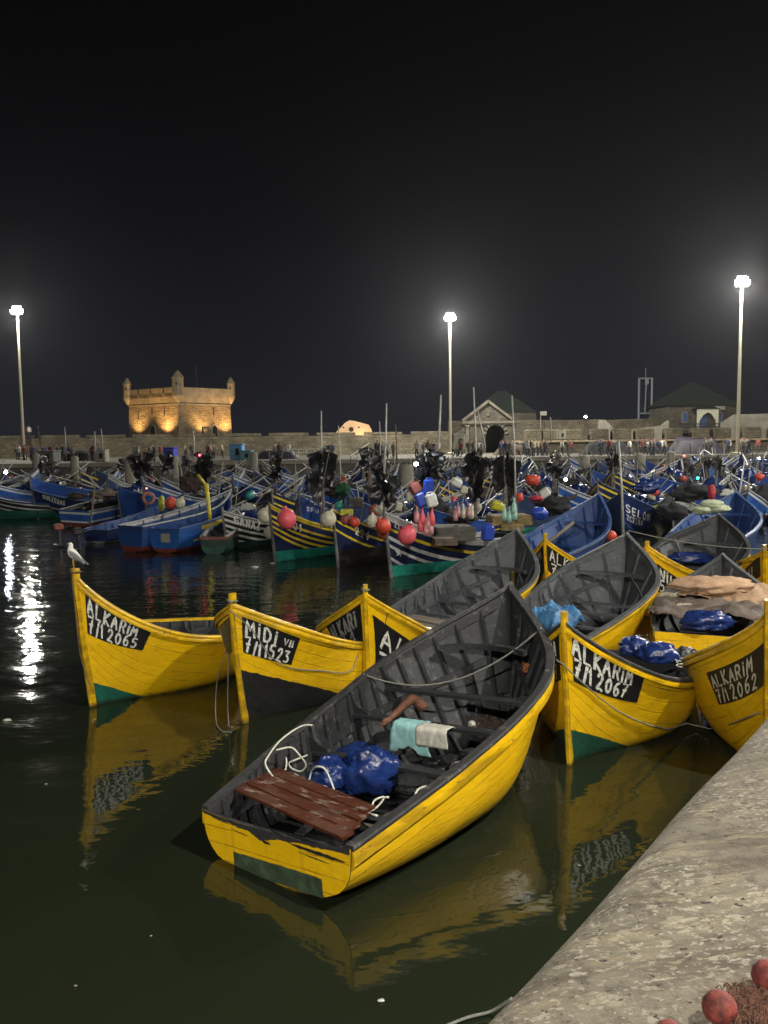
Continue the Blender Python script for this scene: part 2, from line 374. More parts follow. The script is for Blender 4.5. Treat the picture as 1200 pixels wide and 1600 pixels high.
def hull_mesh(H,nt=34,nk=13,floor=.12):
    """outer skin, rounded sheer edge, inner skin"""
    mb=MB(); T=[H.t0+(1-H.t0)*(1-(1-i/nt)**1.35) for i in range(nt+1)]; K=[1-(i/nk)**1.0 for i in range(nk+1)]
    for side in (1,-1):
        rows=[]
        for t in T:
            row=[]
            for k in K:
                p=H.pt(t,k,side); i=mb.vert(p); mb.uv[i]=(t*H.L,float(H.z(t))-p[2]); row.append(i)
            rows.append(row)
        for a,b in zip(rows,rows[1:]):
            for i in range(nk):
                q=[a[i],b[i],b[i+1],a[i+1]]; mb.face(q if side<0 else q[::-1],0)
    return mb
def inner_mesh(H,nt=30,nk=7,floor=.08):
    mb=MB(); T=[H.t0+.008+(.999-H.t0-.008)*(1-(1-i/nt)**1.35) for i in range(nt+1)]; lows=[]
    for side in (1,-1):
        rows=[]; low=[]
        for t in T:
            k1=H.k_at(t,floor+.9*max(0,t-.8)); row=[]
            for j in range(nk+1):
                k=1-(1-k1)*j/nk; p=H.pt(t,k,side,TH); row.append(mb.vert(p))
            rows.append(row); low.append(row[-1])
        for a,b in zip(rows,rows[1:]):
            for i in range(nk):
                q=[a[i],b[i],b[i+1],a[i+1]]; mb.face(q if side>0 else q[::-1],0)
        lows.append(low)
    for i in range(nt): mb.face([lows[0][i],lows[1][i],lows[1][i+1],lows[0][i+1]],1)
    return mb
def strip(H,k,w_in,w_out,h0,h1,side,nt=34,ta=None,tb=1.0):
    """a timber along the hull side at height fraction k: inset w_in..-w_out, vertical h0..h1"""
    mb=MB(); ta=H.t0 if ta is None else ta; rows=[]
    for i in range(nt+1):
        t=ta+(tb-ta)*(1-(1-i/nt)**1.35); p=H.pt(t,k,side); y=abs(p[1])
        # plan normal so the strip keeps its width where the side sweeps round to the stem
        e_=2e-3; a=H.pt(min(t+e_,1),k,side)-H.pt(t-e_,k,side); n=np.array([-a[1],a[0],0.])*side; n=n/max(1e-9,np.linalg.norm(n))
        if n[1]*side<0: n=-n
        jz=.006*noise.noise(Vector((t*9,side*3.,k*5)))
        r=[]
        for wo,hh in ((w_out,h0),(w_out+.004,(h0+h1)/2),(w_out-.006,h1-.004),(-w_in+.006,h1),(-w_in,h0)):
            q=p+n*wo; 
            if q[1]*side<0.0: q[1]=0.0
            i_=mb.vert((q[0],q[1],q[2]+hh+jz)); mb.uv[i_]=(t*H.L,.03+.02*len(r)); r.append(i_)
        rows.append(r)
    for a,b in zip(rows,rows[1:]):
        for j in range(5):
            q=[a[j],a[(j+1)%5],b[(j+1)%5],b[j]]; mb.face(q if side<0 else q[::-1])
    mb.face(rows[0]); mb.face(rows[-1][::-1]); return mb
def merge(*ms):
    o=MB()
    for m in ms:
        n=len(o.v); o.v+=m.v; o.f+=[tuple(i+n for i in f) for f in m.f]; o.mi+=m.mi
        for k,q in m.uv.items(): o.uv[k+n]=q
    return o
def transom_mesh(H,notch=0.,n=9):
    mb=MB(); t=H.t0; tops=[];xs=t*H.L
    ring=[H.pt(t,k,1) for k in np.linspace(1,0,n)]; rows=[]
    for off in (-.0,.05):
        row=[]
        for side in (1,-1):
            col=[]
            for p in (ring if side==1 else ring[:-1][::-1]):
                i=mb.vert((xs-.012+off*(1),p[1]*side*(1.0),p[2]-(0.0))); mb.uv[i]=(p[1]*side,float(H.z(t))-p[2]); col.append(i)
            row+=col
        rows.append(row)
    # top edge with a worn dip
    m=10; topo=[]
    for off in (0.,.05):
        r=[]
        for j in range(1,m):
            y=-float(H.b(t))+2*float(H.b(t))*j/m; z=float(H.z(t))-notch*(1-(2*j/m-1)**4)+.012*noise.noise(Vector((j*1.7,H.L,0)))
            i=mb.vert((xs-.012+off,y,z)); mb.uv[i]=(y,float(H.z(t))-z); r.append(i)
        topo.append(r)
    a=rows[0]+topo[0]; b=rows[1]+topo[1]
    mb.face(a,0); mb.face(b[::-1],1)
    N=len(a)
    for i in range(N): mb.face([a[i],b[i],b[(i+1)%N],a[(i+1)%N]],1)
    return mb
def surface(H,side,c4,u,w,off):
    (t0,k0),(t1,k1),(t2,k2),(t3,k3)=c4   # TL TR BR BL ; u right, w up
    t=(t3*(1-u)+t2*u)*(1-w)+(t0*(1-u)+t1*u)*w; k=(k3*(1-u)+k2*u)*(1-w)+(k0*(1-u)+k1*u)*w
    t=min(.992,max(H.t0,t)); k=min(.999,max(0.01,k))
    return H.pt(t,k,side)+H.nrm(t,k,side)*off
def plate(H,root,side,px4,lines,black=True,mat_t=None,raw=None,th=.066,label=None):
    c4=raw if raw else [H.find(p,side) for p in px4]
    S=lambda u,w,off: surface(H,side,c4,u,w,off)
    wid=np.linalg.norm(S(1,.5,0)-S(0,.5,0)); hei=np.linalg.norm(S(.5,1,0)-S(.5,0,0)); asp=wid/max(hei,1e-3)
    pl=root
    if black:
        mb=MB(); nu,nv=18,8; g=[[mb.vert(S(i/nu,j/nv,.006)) for j in range(nv+1)] for i in range(nu+1)]
        for i in range(nu):
            for j in range(nv): mb.face([g[i][j],g[i+1][j],g[i+1][j+1],g[i][j+1]])
        pl=mb.build('name_plate',M['blackp'],root,True)
    mb=MB()
    for n_,(txt,x0,y0,w,h,*mt) in enumerate(lines):
        for L_,R_ in text_quads(txt,x0,y0,w,h,mt[0] if mt else th,asp,seed=n_*7+len(txt)+int(c4[0][0]*991)):
            a=[mb.vert(S(u,v,.0115)) for u,v in L_]; b=[mb.vert(S(u,v,.0115)) for u,v in R_]
            for i in range(len(a)-1): mb.face([a[i],b[i],b[i+1],a[i+1]])
    if mb.v: mb.build('lettering',mat_t or M['whitep'],pl)
    return pl
def thwart(H,root,t,frac,w,m,knee=True,thick=.045,name='thwart'):
    z=float(H.keel(t))+(float(H.z(t))-float(H.keel(t)))*frac; k=frac; y=abs(H.pt(t,k,1)[1])-TH-.012; x=t*H.L
    mb=MB(); n=8; g=[]
    for i in range(n+1):
        yy=-y+2*y*i/n; zz=z+.012*noise.noise(Vector((x*3,yy*2,1))); ww=w/2+.008*noise.noise(Vector((x,yy*4,5)))
        g.append([mb.vert((x-ww,yy,zz)),mb.vert((x+ww,yy,zz)),mb.vert((x+ww,yy,zz+thick)),mb.vert((x-ww,yy,zz+thick))])
    for a,b in zip(g,g[1:]):
        for j in range(4): mb.face([a[j],a[(j+1)%4],b[(j+1)%4],b[j]])
    mb.face(g[0][::-1]); mb.face(g[-1]); th=mb.build(name,m,root)
    if knee:
        for side in (1,-1):
            kb=MB(); zt=float(H.z(t)); h=min(.30,zt-z-thick-.02)
            if h<.05: continue
            prof=[(0.0,0.0),(.30,0.0),(.28,.04),(.17,.07),(.08,.15),(.06,h),(.0,h)]
            pts=[]
            for d,hh in prof:
                kk=H.k_at(t,z+thick+hh); yo=abs(H.pt(t,kk,1)[1])-TH-.004; pts.append(((yo-d)*side,z+thick+.001+hh))
            for xx in (x-w*.5+.012,x-w*.5+.062):
                pass
            a=[kb.vert((x-.03,yy,zz)) for yy,zz in pts]; b=[kb.vert((x+.03,yy,zz)) for yy,zz in pts]
            kb.face(a); kb.face(b[::-1])
            for i in range(len(a)): kb.face([a[i],b[i],b[(i+1)%len(a)],a[(i+1)%len(a)]])
            kb.build('knee',m,th)
    return th
def rib(H,root,t,m,w=.07,d=.05,floor=.09):
    mb=MB(); ends=[]
    for side in (1,-1):
        k1=H.k_at(t,floor); rows=[]
        for j in range(8):
            k=.97-(.97-k1)*j/7; p=H.pt(t,k,side,TH-.004); q=H.pt(t,k,side,TH+d)
            if abs(p[1])<.04: continue
            rows.append([mb.vert((p[0]-w/2,p[1],p[2])),mb.vert((q[0]-w/2,q[1],q[2])),mb.vert((q[0]+w/2,q[1],q[2])),mb.vert((p[0]+w/2,p[1],p[2]))])
        for a,b in zip(rows,rows[1:]):
            for i in range(3): mb.face([a[i],a[i+1],b[i+1],b[i]])
        if rows: ends.append(rows[-1])
    if len(ends)==2:
        for i in range(3): mb.face([ends[0][i],ends[0][i+1],ends[1][i+1],ends[1][i]])
    if mb.v: mb.build('rib',m,root)
def stem(H,root,m,up=.12,w=.072,dep=.12,curve=True,name='stem_post'):
    mb=MB(); rows=[]; zt=float(H.z(1.))
    K=[1+up/ (zt-H.zk)]+list(np.linspace(1,0.02,12))
    for k in K:
        kk=min(k,1); p=H.pt(1.,kk,1); z=zt+up if k>1 else p[2]; x=p[0]+.035
        rows.append([mb.vert((x-dep,-w/2,z)),mb.vert((x-.02,-w/2,z)),mb.vert((x,-w*.25,z)),mb.vert((x,w*.25,z)),mb.vert((x-.02,w/2,z)),mb.vert((x-dep,w/2,z))])
    for a,b in zip(rows,rows[1:]):
        for i in range(6): mb.face([a[i],b[i],b[(i+1)%6],a[(i+1)%6]])
    mb.face(rows[0]); mb.face(rows[-1][::-1]); return mb.build(name,m,root)
def boat(H,name,label,hull_m,cap_m,trim_m,inner_m=None,thw=((.25,.62),(.45,.6),(.62,.62)),ribs=11,post=.12,post_m=None,rail=True,group=None,notch=0.,breast=True,rail_tb=1.,rail_h=.085,hi=True,cat='boat',floor_z=.08):
    inner_m=inner_m or M['inner']; r=H.root(name,label,cat,group)
    nt=36 if hi else 16; nk=13 if hi else 7
    hull_mesh(H,nt,nk).build('hull',hull_m,r,True)
    inner_mesh(H,nt-4,6,floor_z).build('inner_planking',[inner_m,M['bilge']],r,True)
    transom_mesh(H,notch).build('transom',[hull_m,inner_m],r)
    for side in (1,-1): strip(H,1.,.085,.022,-.025,.028,side,nt).build('gunwale',cap_m,r)
    if rail:
        for side in (1,-1):
            strip(H,.985,-.0,.020,-rail_h,-.01,side,nt,tb=rail_tb).build('rubbing_strake',trim_m,r)
    if hi:
        for side in (1,-1): strip(H,.66,.105,-.058,-.06,.05,side,nt,tb=.93).build('stringer',inner_m,r)
        for side in (1,-1): strip(H,.97,.085,-.056,-.13,.0,side,nt,tb=.97).build('inwale',inner_m if cap_m is M['ypaint'] else cap_m,r)
    if post is not None: stem(H,r,post_m or M['post'],post)
    for t,f in thw: thwart(H,r,t,f,.15,inner_m,hi)
    for i in range(ribs):
        t=H.t0+.05+(.93-H.t0-.05)*i/max(1,ribs-1); rib(H,r,t,inner_m)
    if breast:
        mb=MB(); t=.86; zc=float(H.z(t))-.30; k=H.k_at(t,zc); y=abs(H.pt(t,k,1)[1])-TH
        g=[]
        for i in range(9):
            yy=-y+2*y*i/8; q=1-(2*i/8-1)**2
            x=t*H.L-.02-.22*(1-q)+.0
            g.append([mb.vert((x-.06,yy,zc)),mb.vert((x+.06,yy,zc)),mb.vert((x+.06,yy,zc+.07)),mb.vert((x-.06,yy,zc+.07))])
        for a,b in zip(g,g[1:]):
            for j in range(4): mb.face([a[j],a[(j+1)%4],b[(j+1)%4],b[j]])
        mb.face(g[0][::-1]); mb.face(g[-1]); mb.build('breast_hook',inner_m,r)
    return r
def rope(name,pts,r,m,label,group=None,n=6,smooth=5):
    mb=MB(); mb.tube(smoothpts(pts,smooth) if smooth else pts,r,n); o=mb.build(name,m,None,True); return tag(o,label,'rope',group)
# ================================================================ SETTING
def water():
    m,n,b=nodes('harbour_water'); t=NT(n); g=t.new('ShaderNodeNewGeometry').outputs['Position']
    b.inputs['Base Color'].default_value=(.013,.017,.009,1); b.inputs['IOR'].default_value=1.50; t.link(t.math('ADD',t.math('MULTIPLY',t.ramp(t.noise(g,.8,5,.7,(1,1.5,1)),.5,.62),  .04),.035),b.inputs['Roughness'])
    a=t.noise(g,1.1,3,.5,(1.,1.6,1)); c=t.noise(g,.35,2,.5,(1,1.8,1)); d=t.noise(g,4.2,2,.5,(1,1.5,1))
    s=t.new('ShaderNodeSeparateXYZ'); t.link(g,s.inputs[0]); far=t.ramp(s.outputs[1],9,30)
    h=t.math('ADD',t.math('MULTIPLY',a,t.math('ADD',t.math('MULTIPLY',far,.019),.010)),t.math('MULTIPLY',c,.035)); h=t.math('ADD',h,t.math('MULTIPLY',d,t.math('ADD',t.math('MULTIPLY',far,.006),.0018)))
    t.bump(h,1.,1.,b)
    mb=MB(); 
    for p in ((-900,-60,0),(900,-60,0),(900,1500,0),(-900,1500,0)): mb.vert(p)
    mb.face((0,1,2,3)); o=mb.build('water',m); tag(o,kind='structure')
water()
def concrete(name,col,spots=False,scale=1.):
    m,n,b=nodes(name); t=NT(n); g=t.new('ShaderNodeNewGeometry').outputs['Position']
    f=t.noise(g,.9*scale,5,.65); c=t.mix(t.ramp(f,.3,.7),tuple(k*.62 for k in col),col)
    c=t.mix(t.math('MULTIPLY',t.ramp(t.noise(g,11*scale,6,.75),.48,.62),.45),c,tuple(k*.42 for k in col))
    if spots:
        mp=t.new('ShaderNodeMapping'); mp.inputs['Rotation'].default_value=(0,0,R(-12)); t.link(g,mp.inputs[0]); v=mp.outputs[0]
        # worn bands running across the quay
        bd=t.noise(v,2.2,5,.7,(.55,3.2,1)); c=t.mix(t.math('MULTIPLY',t.ramp(bd,.44,.62),.8),c,(.085,.066,.043)); c=t.mix(t.math('MULTIPLY',t.ramp(t.noise(g,14,6,.75),.5,.66),.7),c,(.06,.047,.032))
        c=t.mix(t.math('MULTIPLY',t.ramp(t.noise(v,5,4,.7,(.4,2.4,1)),.54,.64),.5),c,(.30,.25,.16))
        for sc2,th,cc,st in ((24,.675,(.46,.42,.32),(.7,1.4,1)),(46,.68,(.52,.49,.40),(.7,1.3,1)),(12,.70,(.38,.34,.23),(.6,1.5,1))):
            k=t.ramp(t.noise(v,sc2,3,.6,st),th-.085,th-.045); k=t.math('MULTIPLY',k,t.ramp(t.noise(g,1.4,3,.5),.34,.5)); c=t.mix(t.math('MULTIPLY',k,.48),c,cc)
        k=t.ramp(t.noise(v,42,2,.5,(.7,1.2,1)),.66,.70); c=t.mix(k,c,(.03,.025,.02))
    t.link(c,b.inputs['Base Color']); b.inputs['Roughness'].default_value=.85
    h=t.math('ADD',t.noise(g,26*scale,6,.75),t.math('MULTIPLY',t.noise(g,3.*scale,3,.6),2.5)); t.bump(h,1.,.02,b); return m
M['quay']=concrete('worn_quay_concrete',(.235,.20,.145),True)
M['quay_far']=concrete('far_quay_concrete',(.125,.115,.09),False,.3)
QZ=2.8; q0=onz(780,1600,QZ)[:2]; q1=onz(1200,1130,QZ)[:2]; qd=(q1-q0)/np.linalg.norm(q1-q0); qn=np.array([qd[1],-qd[0]]); q0=q0-qn*.10
def near_quay():
    mb=MB(); rows=[]; n=240
    prof=[(-.0,-1.5),(.0,QZ-.16),(.012,QZ-.10),(.04,QZ-.05),(.085,QZ-.018),(.15,QZ-.003),(.3,QZ),(1.2,QZ+.006),(40,QZ+.02)]
    for i in range(n+1):
        s=-14+34*i/n if i<n else 90
        if i==0: s=-30
        w=.018*noise.noise(Vector((s*.8,0,0)))+.03*noise.noise(Vector((s*.25,4,0))); row=[]
        for d,z in prof:
            dd=d+(w if d<.2 else w*.5 if d<2 else 0); p=q0+qd*s+qn*dd; row.append(mb.vert((p[0],p[1],z+(.006*noise.noise(Vector((s*2.,d*9,1))) if 0<d<1 else 0))))
        rows.append(row)
    for a,b in zip(rows,rows[1:]):
        for j in range(len(prof)-1): mb.face([a[j],a[j+1],b[j+1],b[j]])
    tag(mb.build('quay',M['quay'],None,True),kind='structure')
near_quay()
# far quay: apron between the basin and the walls
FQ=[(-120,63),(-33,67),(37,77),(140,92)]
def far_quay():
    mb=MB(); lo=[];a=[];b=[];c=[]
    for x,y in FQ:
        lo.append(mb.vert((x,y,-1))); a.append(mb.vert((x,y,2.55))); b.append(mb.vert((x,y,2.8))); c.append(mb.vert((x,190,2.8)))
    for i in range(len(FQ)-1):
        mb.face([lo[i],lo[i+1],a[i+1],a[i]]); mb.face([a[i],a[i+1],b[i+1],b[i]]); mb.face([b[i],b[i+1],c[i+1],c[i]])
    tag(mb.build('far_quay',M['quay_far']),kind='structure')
    cop=mat('pale_coping_concrete',(.24,.22,.175),.8,.3,.6,.2,.02); mb=MB()
    for i in range(len(FQ)-1):
        (x0,y0),(x1,y1)=FQ[i],FQ[i+1]; L=math.hypot(x1-x0,y1-y0); mb.box(((x0+x1)/2,(y0+y1)/2-.1,2.86),(L,.5,.34),math.atan2(y1-y0,x1-x0))
    tag(mb.build('quay_coping',cop),kind='structure')
far_quay()
def fq_y(x):
    for (x0,y0),(x1,y1) in zip(FQ,FQ[1:]):
        if x0<=x<=x1: return y0+(y1-y0)*(x-x0)/(x1-x0)
    return 80
# ---------------------------------------------------------------- stone buildings
def stone(name,col,bw=.55,bh=.28,rough=.9,bumpd=.05,mortar=.6):
    m,n,b=nodes(name); t=NT(n); g=t.new('ShaderNodeTexCoord').outputs['Object']
    s=t.new('ShaderNodeSeparateXYZ'); t.link(g,s.inputs[0]); cmb=t.new('ShaderNodeCombineXYZ')
    t.link(t.math('ADD',s.outputs[0],t.math('MULTIPLY',s.outputs[1],1.)),cmb.inputs[0]); t.link(s.outputs[2],cmb.inputs[1])
    wb=t.math('MULTIPLY',t.noise(g,1.3,3,.6),.35); ad=t.new('ShaderNodeVectorMath',operation='ADD'); t.link(cmb.outputs[0],ad.inputs[0]); t.link(wb,ad.inputs[1])
    br=t.new('ShaderNodeTexBrick'); br.inputs['Scale'].default_value=1; br.inputs['Brick Width'].default_value=bw; br.inputs['Row Height'].default_value=bh; br.inputs['Mortar Size'].default_value=.035
    br.inputs['Color1'].default_value=(*col,1); br.inputs['Color2'].default_value=tuple(k*.62 for k in col)+(1,); br.inputs['Mortar'].default_value=tuple(k*mortar for k in col)+(1,); t.link(ad.outputs[0],br.inputs[0])
    f=t.noise(g,.35,5,.7); c=t.mix(t.ramp(f,.35,.65),tuple(k*.45 for k in col),(1,1,1)); mx=t.new('ShaderNodeMix',data_type='RGBA',blend_type='MULTIPLY'); mx.inputs[0].default_value=.6
    t.link(br.outputs[0],mx.inputs[6]); t.link(c,mx.inputs[7]); t.link(mx.outputs[2],b.inputs['Base Color']); b.inputs['Roughness'].default_value=rough
    h=t.math('ADD',t.math('MULTIPLY',br.outputs['Fac'],-1.2),t.math('MULTIPLY',t.noise(g,3.2,5,.7),1.6)); t.bump(h,1.,bumpd,b); return m
M['fort']=stone('rubble_stone',(.30,.225,.135),.62,.30,.9,.14)
M['dress']=mat('dressed_stone',(.25,.20,.13),.85,.25,.8,.3,.03); M['gtrim']=mat('dull_dressed_stone',(.13,.115,.085),.9,.3,.8,.4,.04)
M['wall']=stone('rampart_stone',(.185,.155,.10),.7,.36,.9,.08)
M['gate']=stone('gate_stone',(.125,.108,.078),.8,.4,.9,.04,.75)
M['plaster']=mat('pale_plaster',(.30,.28,.225),.85,.3,.5,.2,.02)
M['roof_green']=mat('dark_green_roof_tile',(.018,.026,.020),.7,.25,1.2,.5,.05)
M['darkhole']=mat('dark_interior',(.010,.010,.011),.9,.2,1,0)
M['blue_door']=mat('blue_painted_wood',(.035,.07,.17),.6,.2,2,.2,.01)
M['pole']=mat('cream_painted_steel',(.30,.27,.19),.5,.15,.6,.1,.004)
def arch_poly(w,h,n=10,pointed=False):
    r=w/2; P=[(-r,0),(-r,h-r)]
    if pointed: P+=[(-r*.85,h-r*.45),(-r*.45,h-r*.08),(0,h+.12*r),(r*.45,h-r*.08),(r*.85,h-r*.45)]
    else: P+=[(-r*math.cos(math.pi*i/n),h-r+r*math.sin(math.pi*i/n)) for i in range(1,n)]
    return P+[(r,h-r),(r,0)]
def fort():
    Y=150.; bl=at(203,683,Y); br=at(366,683,Y); zt=at(285,609,Y)[2]; base=2.8
    cx=(bl[0]+br[0])/2-.3; half=(br[0]-bl[0])/2; r=empty('stone_fort',(cx,Y,base),0,'square floodlit stone fort with corner turrets rising behind the sea wall','fort')
    h=zt-base
    # plan: a square seen corner-on; corners near, right, far, left
    c=[(1.6,-half*.78),(half*.965,half*.0+.2),(0.2,half*.95),(-half*.965,0.0)]
    mb=MB(); 
    def ring(z,k=1.): return [mb.vert((x*k,y*k,z)) for x,y in c]
    rs=[ring(0,1.03),ring(h-2.55,1.0)]
    for a,b in zip(rs,rs[1:]):
        for i in range(4): mb.face([a[i],a[(i+1)%4],b[(i+1)%4],b[i]])
    mb.face(rs[-1]); mb.build('wall',M['fort'],r)
    for z,k,hh,nm in ((h-2.55,1.0,.55,'parapet_base'),(h-1.62,.995,0,'')):
        pass
    def band(z0,z1,k0,k1,name,m):
        mb=MB(); a=[mb.vert((x*k0,y*k0,z0)) for x,y in c]; b=[mb.vert((x*k1,y*k1,z1)) for x,y in c]
        for i in range(4): mb.face([a[i],a[(i+1)%4],b[(i+1)%4],b[i]])
        mb.face(b); mb.face(a[::-1]); return mb.build(name,m,r)
    band(h-2.548,h-1.75,1.001,1.004,'wall_band',M['dress']); band(h-1.749,h-1.5,1.03,1.03,'cornice',M['dress']); band(h-2.95,h-2.75,1.012,1.012,'string_course',M['dress'])
    # parapet in lengths with embrasure notches on the left face
    def seg(p,q,f0,f1,z0,z1,name='parapet'):
        p,q=Vector((*p,0)),Vector((*q,0)); a,b=p.lerp(q,f0),p.lerp(q,f1); mid=(a+b)/2; L=(b-a).length; mb=MB(); mb.box((mid.x,mid.y,(z0+z1)/2),(L,.5,z1-z0),math.atan2(q.y-p.y,q.x-p.x)); mb.build(name,M['dress'],r)
    for f0,f1 in ((0.02,.25),(.28,.51),(.54,.76),(.79,.98)): seg(c[0],c[3],f0,f1,h-1.5,h)
    seg(c[0],c[3],.0,1.,h-1.5,h-.9,'parapet'); seg(c[0],c[1],0,1,h-1.5,h); seg(c[1],c[2],0,1,h-1.5,h); seg(c[2],c[3],0,1,h-1.5,h)
    for i,(k,sc_,up) in enumerate(((0,1.25,.9),(1,.95,.3),(3,1.0,.35))):
        x,y=c[k]; mb=MB(); mb.lathe([(.05,-1.3),(.35*sc_,-1.0),(.75*sc_,-.2),(.78*sc_,0),(.78*sc_,1.9+up),(.86*sc_,1.95+up),(.86*sc_,2.05+up),(.45*sc_,2.75+up),(.0001,3.3+up)],(x*1.02,y*1.02,h-1.35),9)
        t_=mb.build('turret',M['dress'],r); d=MB(); dx,dy=(0.02,-.78*sc_); d.box((x*1.02+dx,y*1.02+dy,h-1.35+1.3+up*.6),(.22,.1,.4)); d.build('window',M['darkhole'],t_)
    # doors, slits and frames on the two faces we see
    def onface(a,b,f,z,poly,depth,m,name,out=.0):
        a,b=Vector((*c[a],0)),Vector((*c[b],0)); p=a.lerp(b,f); d=(b-a).normalized(); n_=Vector((d.y,-d.x,0)); 
        if n_.y>0: n_=-n_
        k=1.03-.03*z/(h-2.55); p=p*k+n_*out; M_=Matrix(((d.x,-n_.x,0,p.x),(d.y,-n_.y,0,p.y),(0,0,1,z),(0,0,0,1))); mb=MB(); mb.prism(poly,-.06,depth,0,M_); return mb.build(name,m,r)
    bz=at(285,683,Y)[2]-base
    for a,b,f in ((0,3,.50),(0,1,.66)):
        onface(a,b,f,bz-.6,arch_poly(1.35,2.75,8,True),.1,M['dress'],'door_surround',.0); onface(a,b,f,bz-.6,arch_poly(.98,2.5,8,True),.1,M['darkhole'],'door',.07)
    for a,b,f,z in ((0,3,.27,4.2),(0,3,.52,4.6),(0,3,.8,3.9),(0,1,.66,4.4)):
        onface(a,b,f,bz+z-.6,[(-.07,0),(-.07,1.1),(.07,1.1),(.07,0)],.1,M['darkhole'],'arrow_slit',.05)
    onface(0,1,.47,bz-.5,[(-.5,0),(-.5,1.9),(.75,1.9),(.75,1.7),(-.35,1.7),(-.35,0)],.12,M['darkhole'],'stair_frame',.3)
    mb=MB(); mb.tube([(2.9,2,h-.3),(2.6,2,h+4.6)],.05,4); mb.build('flagpole',M['wall'],r)
    # floodlights at the foot of the walls
    for i,(px,py,pw,nm) in enumerate(((221,676,4200,'below the left end of the fort'),(268,676,6400,'left of the fort corner'),(321,674,4000,'right of the fort doorway frame'),(354,684,6000,'below the right end of the fort'))):
        a,b_,f=((0,3,.78),(0,3,.22),(0,1,.42),(0,1,.86))[i]; A,B=Vector((*c[a],0)),Vector((*c[b_],0)); p=A.lerp(B,f); d=(B-A).normalized(); n_=Vector((d.y,-d.x,0)); 
        if n_.y>0: n_=-n_
        p=p*1.03+n_*1.25+Vector((cx,Y,base+bz-.25)); mb=MB(); mb.bbox((0,0,0),(.5,.35,.3),math.atan2(d.y,d.x),.05); mb.box((0,0,-.35),(.1,.1,.5))
        o=mb.build('floodlight',mat('floodlight_housing',(.03,.03,.03),.5),None,False,p); tag(o,'ground floodlight '+nm,'floodlight')
        g=MB(); g.box((0,0,.165),(.42,.28,.03),math.atan2(d.y,d.x)); g.build('lens',mat('lit_amber_lens',(.9,.6,.2),.4,0,1,0,emit=(1,.62,.22,8)),o)
        light('fort_light',p+n_*.7+Vector((0,0,.2)),pw*1.0,(1,.60,.22),.15,'SPOT',p-n_*1.2+Vector((0,0,6.5)),105,.9)
fort()
def wall_run(name,x0px,x1px,Y,topy,label,mats,base=2.8,th=1.6,crown=None,cat='wall',zt=None):
    a=at(x0px,topy,Y); b=at(x1px,topy,Y); x0,x1=a[0],b[0]; z=zt or (a[2]+b[2])/2; r=empty(name,((x0+x1)/2,Y,base),0,label,cat); L=x1-x0; rnd=random.Random(int(L*10))
    mb=MB(); n=max(2,int(L/1.5)); 
    bot=[];top=[];bk=[]
    for i in range(n+1):
        x=-L/2+L*i/n; zz=z-base+rnd.uniform(-.06,.06); bot.append(mb.vert((x,0,-.2))); top.append(mb.vert((x,0.1,zz))); bk.append(mb.vert((x,th,zz)))
    for i in range(n): mb.face([bot[i],bot[i+1],top[i+1],top[i]]); mb.face([top[i],top[i+1],bk[i+1],bk[i]])
    mb.build('wall',mats,r)
    if crown:
        w,g,h=crown; x=-L/2
        while x<L/2-w:
            m=MB(); ww=w*rnd.uniform(.9,1.1); m.bbox((x+ww/2,th*.35+.1,z-base+h/2),(ww,th*.6,h*rnd.uniform(.85,1.05)),0,.06); m.build('merlon',mats,r); x+=ww+g
    return r,z,x0,x1
wall_run('sea_wall',-220,704,118,683,'long low stone sea wall running under the fort','%s' and M['wall'],crown=(5.2,1.2,.42),th=2.)
# small lit lookout house on the wall
def lookout():
    Y=126.; o=at(550,683,Y); s=Y/CF; r=empty('lookout_house',(o[0],Y,o[2]-1.),0,'small ochre lit blockhouse with round hole on the sea wall','blockhouse'); P=[(-32,0),(-24,9),(-16,16),(-11,22),(-4,26),(4,25),(26,19),(30,12),(36,0)]
    mb=MB(); mb.prism([(a*s,1.+b*s) if b else (a*s,0) for a,b in P],0,5); mb.build('wall',mat('ochre_plaster',(.50,.33,.19),.85,.15,.6,.3,.04),r)
    for x,z,rr,nm in ((-1,12,3.8,'round_opening'),(-13,15,1.4,'small_opening'),(11,15,1.4,'small_opening')):
        m=MB(); M_=Matrix.Rotation(R(90),4,'X'); m.lathe([(rr*s,-.05),(rr*s,.25)],(x*s,.2,1+z*s),12,0,M_); m.build(nm,M['darkhole'],r)
    light('lookout_light',(o[0]+1.6,Y-1.6,o[2]+.3),130,(1,.68,.32),.2)
    m=MB(); m.bbox((0,0,0),(.5,.3,.7),0,.05); q=m.build('floodlight',mat('lit_amber_lens',(.9,.6,.2)),None,False,(o[0]+1.3,Y-.6,o[2]-.1)); tag(q,'small lit lamp below the ochre blockhouse','floodlight')
lookout()
# right hand rampart, its bastion and ledge
wall_run('rampart',700,1260,128,655,'tall rear rampart wall running behind the merlon blocks',M['wall'],th=2)
wall_run('bastion_wall',800,1260,112,688,'low bastion wall carrying a row of separate stone merlons',M['wall'],th=4,crown=None)
def merlons():
    Y=112.3; z0=at(1000,688,Y)[2]
    led=MB(); a,b=at(800,691,Y-.4)[0],at(1262,691,Y-.4)[0]; led.bbox(((a+b)/2,Y-.45,z0-.02),(b-a,.7,.28),0,.05); tag(led.build('stone_ledge',M['dress']),'pale stone ledge along the top of the bastion wall','ledge')
    r=empty('merlon_row',(0,Y,z0),0,'row of broad stone merlons standing on the bastion wall','battlement')
    for px in (834,858,895,935,970,1006,1051,1093,1126,1172,1215):
        p=at(px,680,Y+.8); m=MB(); w=2.5 if px<1050 else 2.4; m.bbox((p[0],.9,.85),(w,1.5,1.5),0,.12); m.build('merlon',M['wall'],r)
merlons()
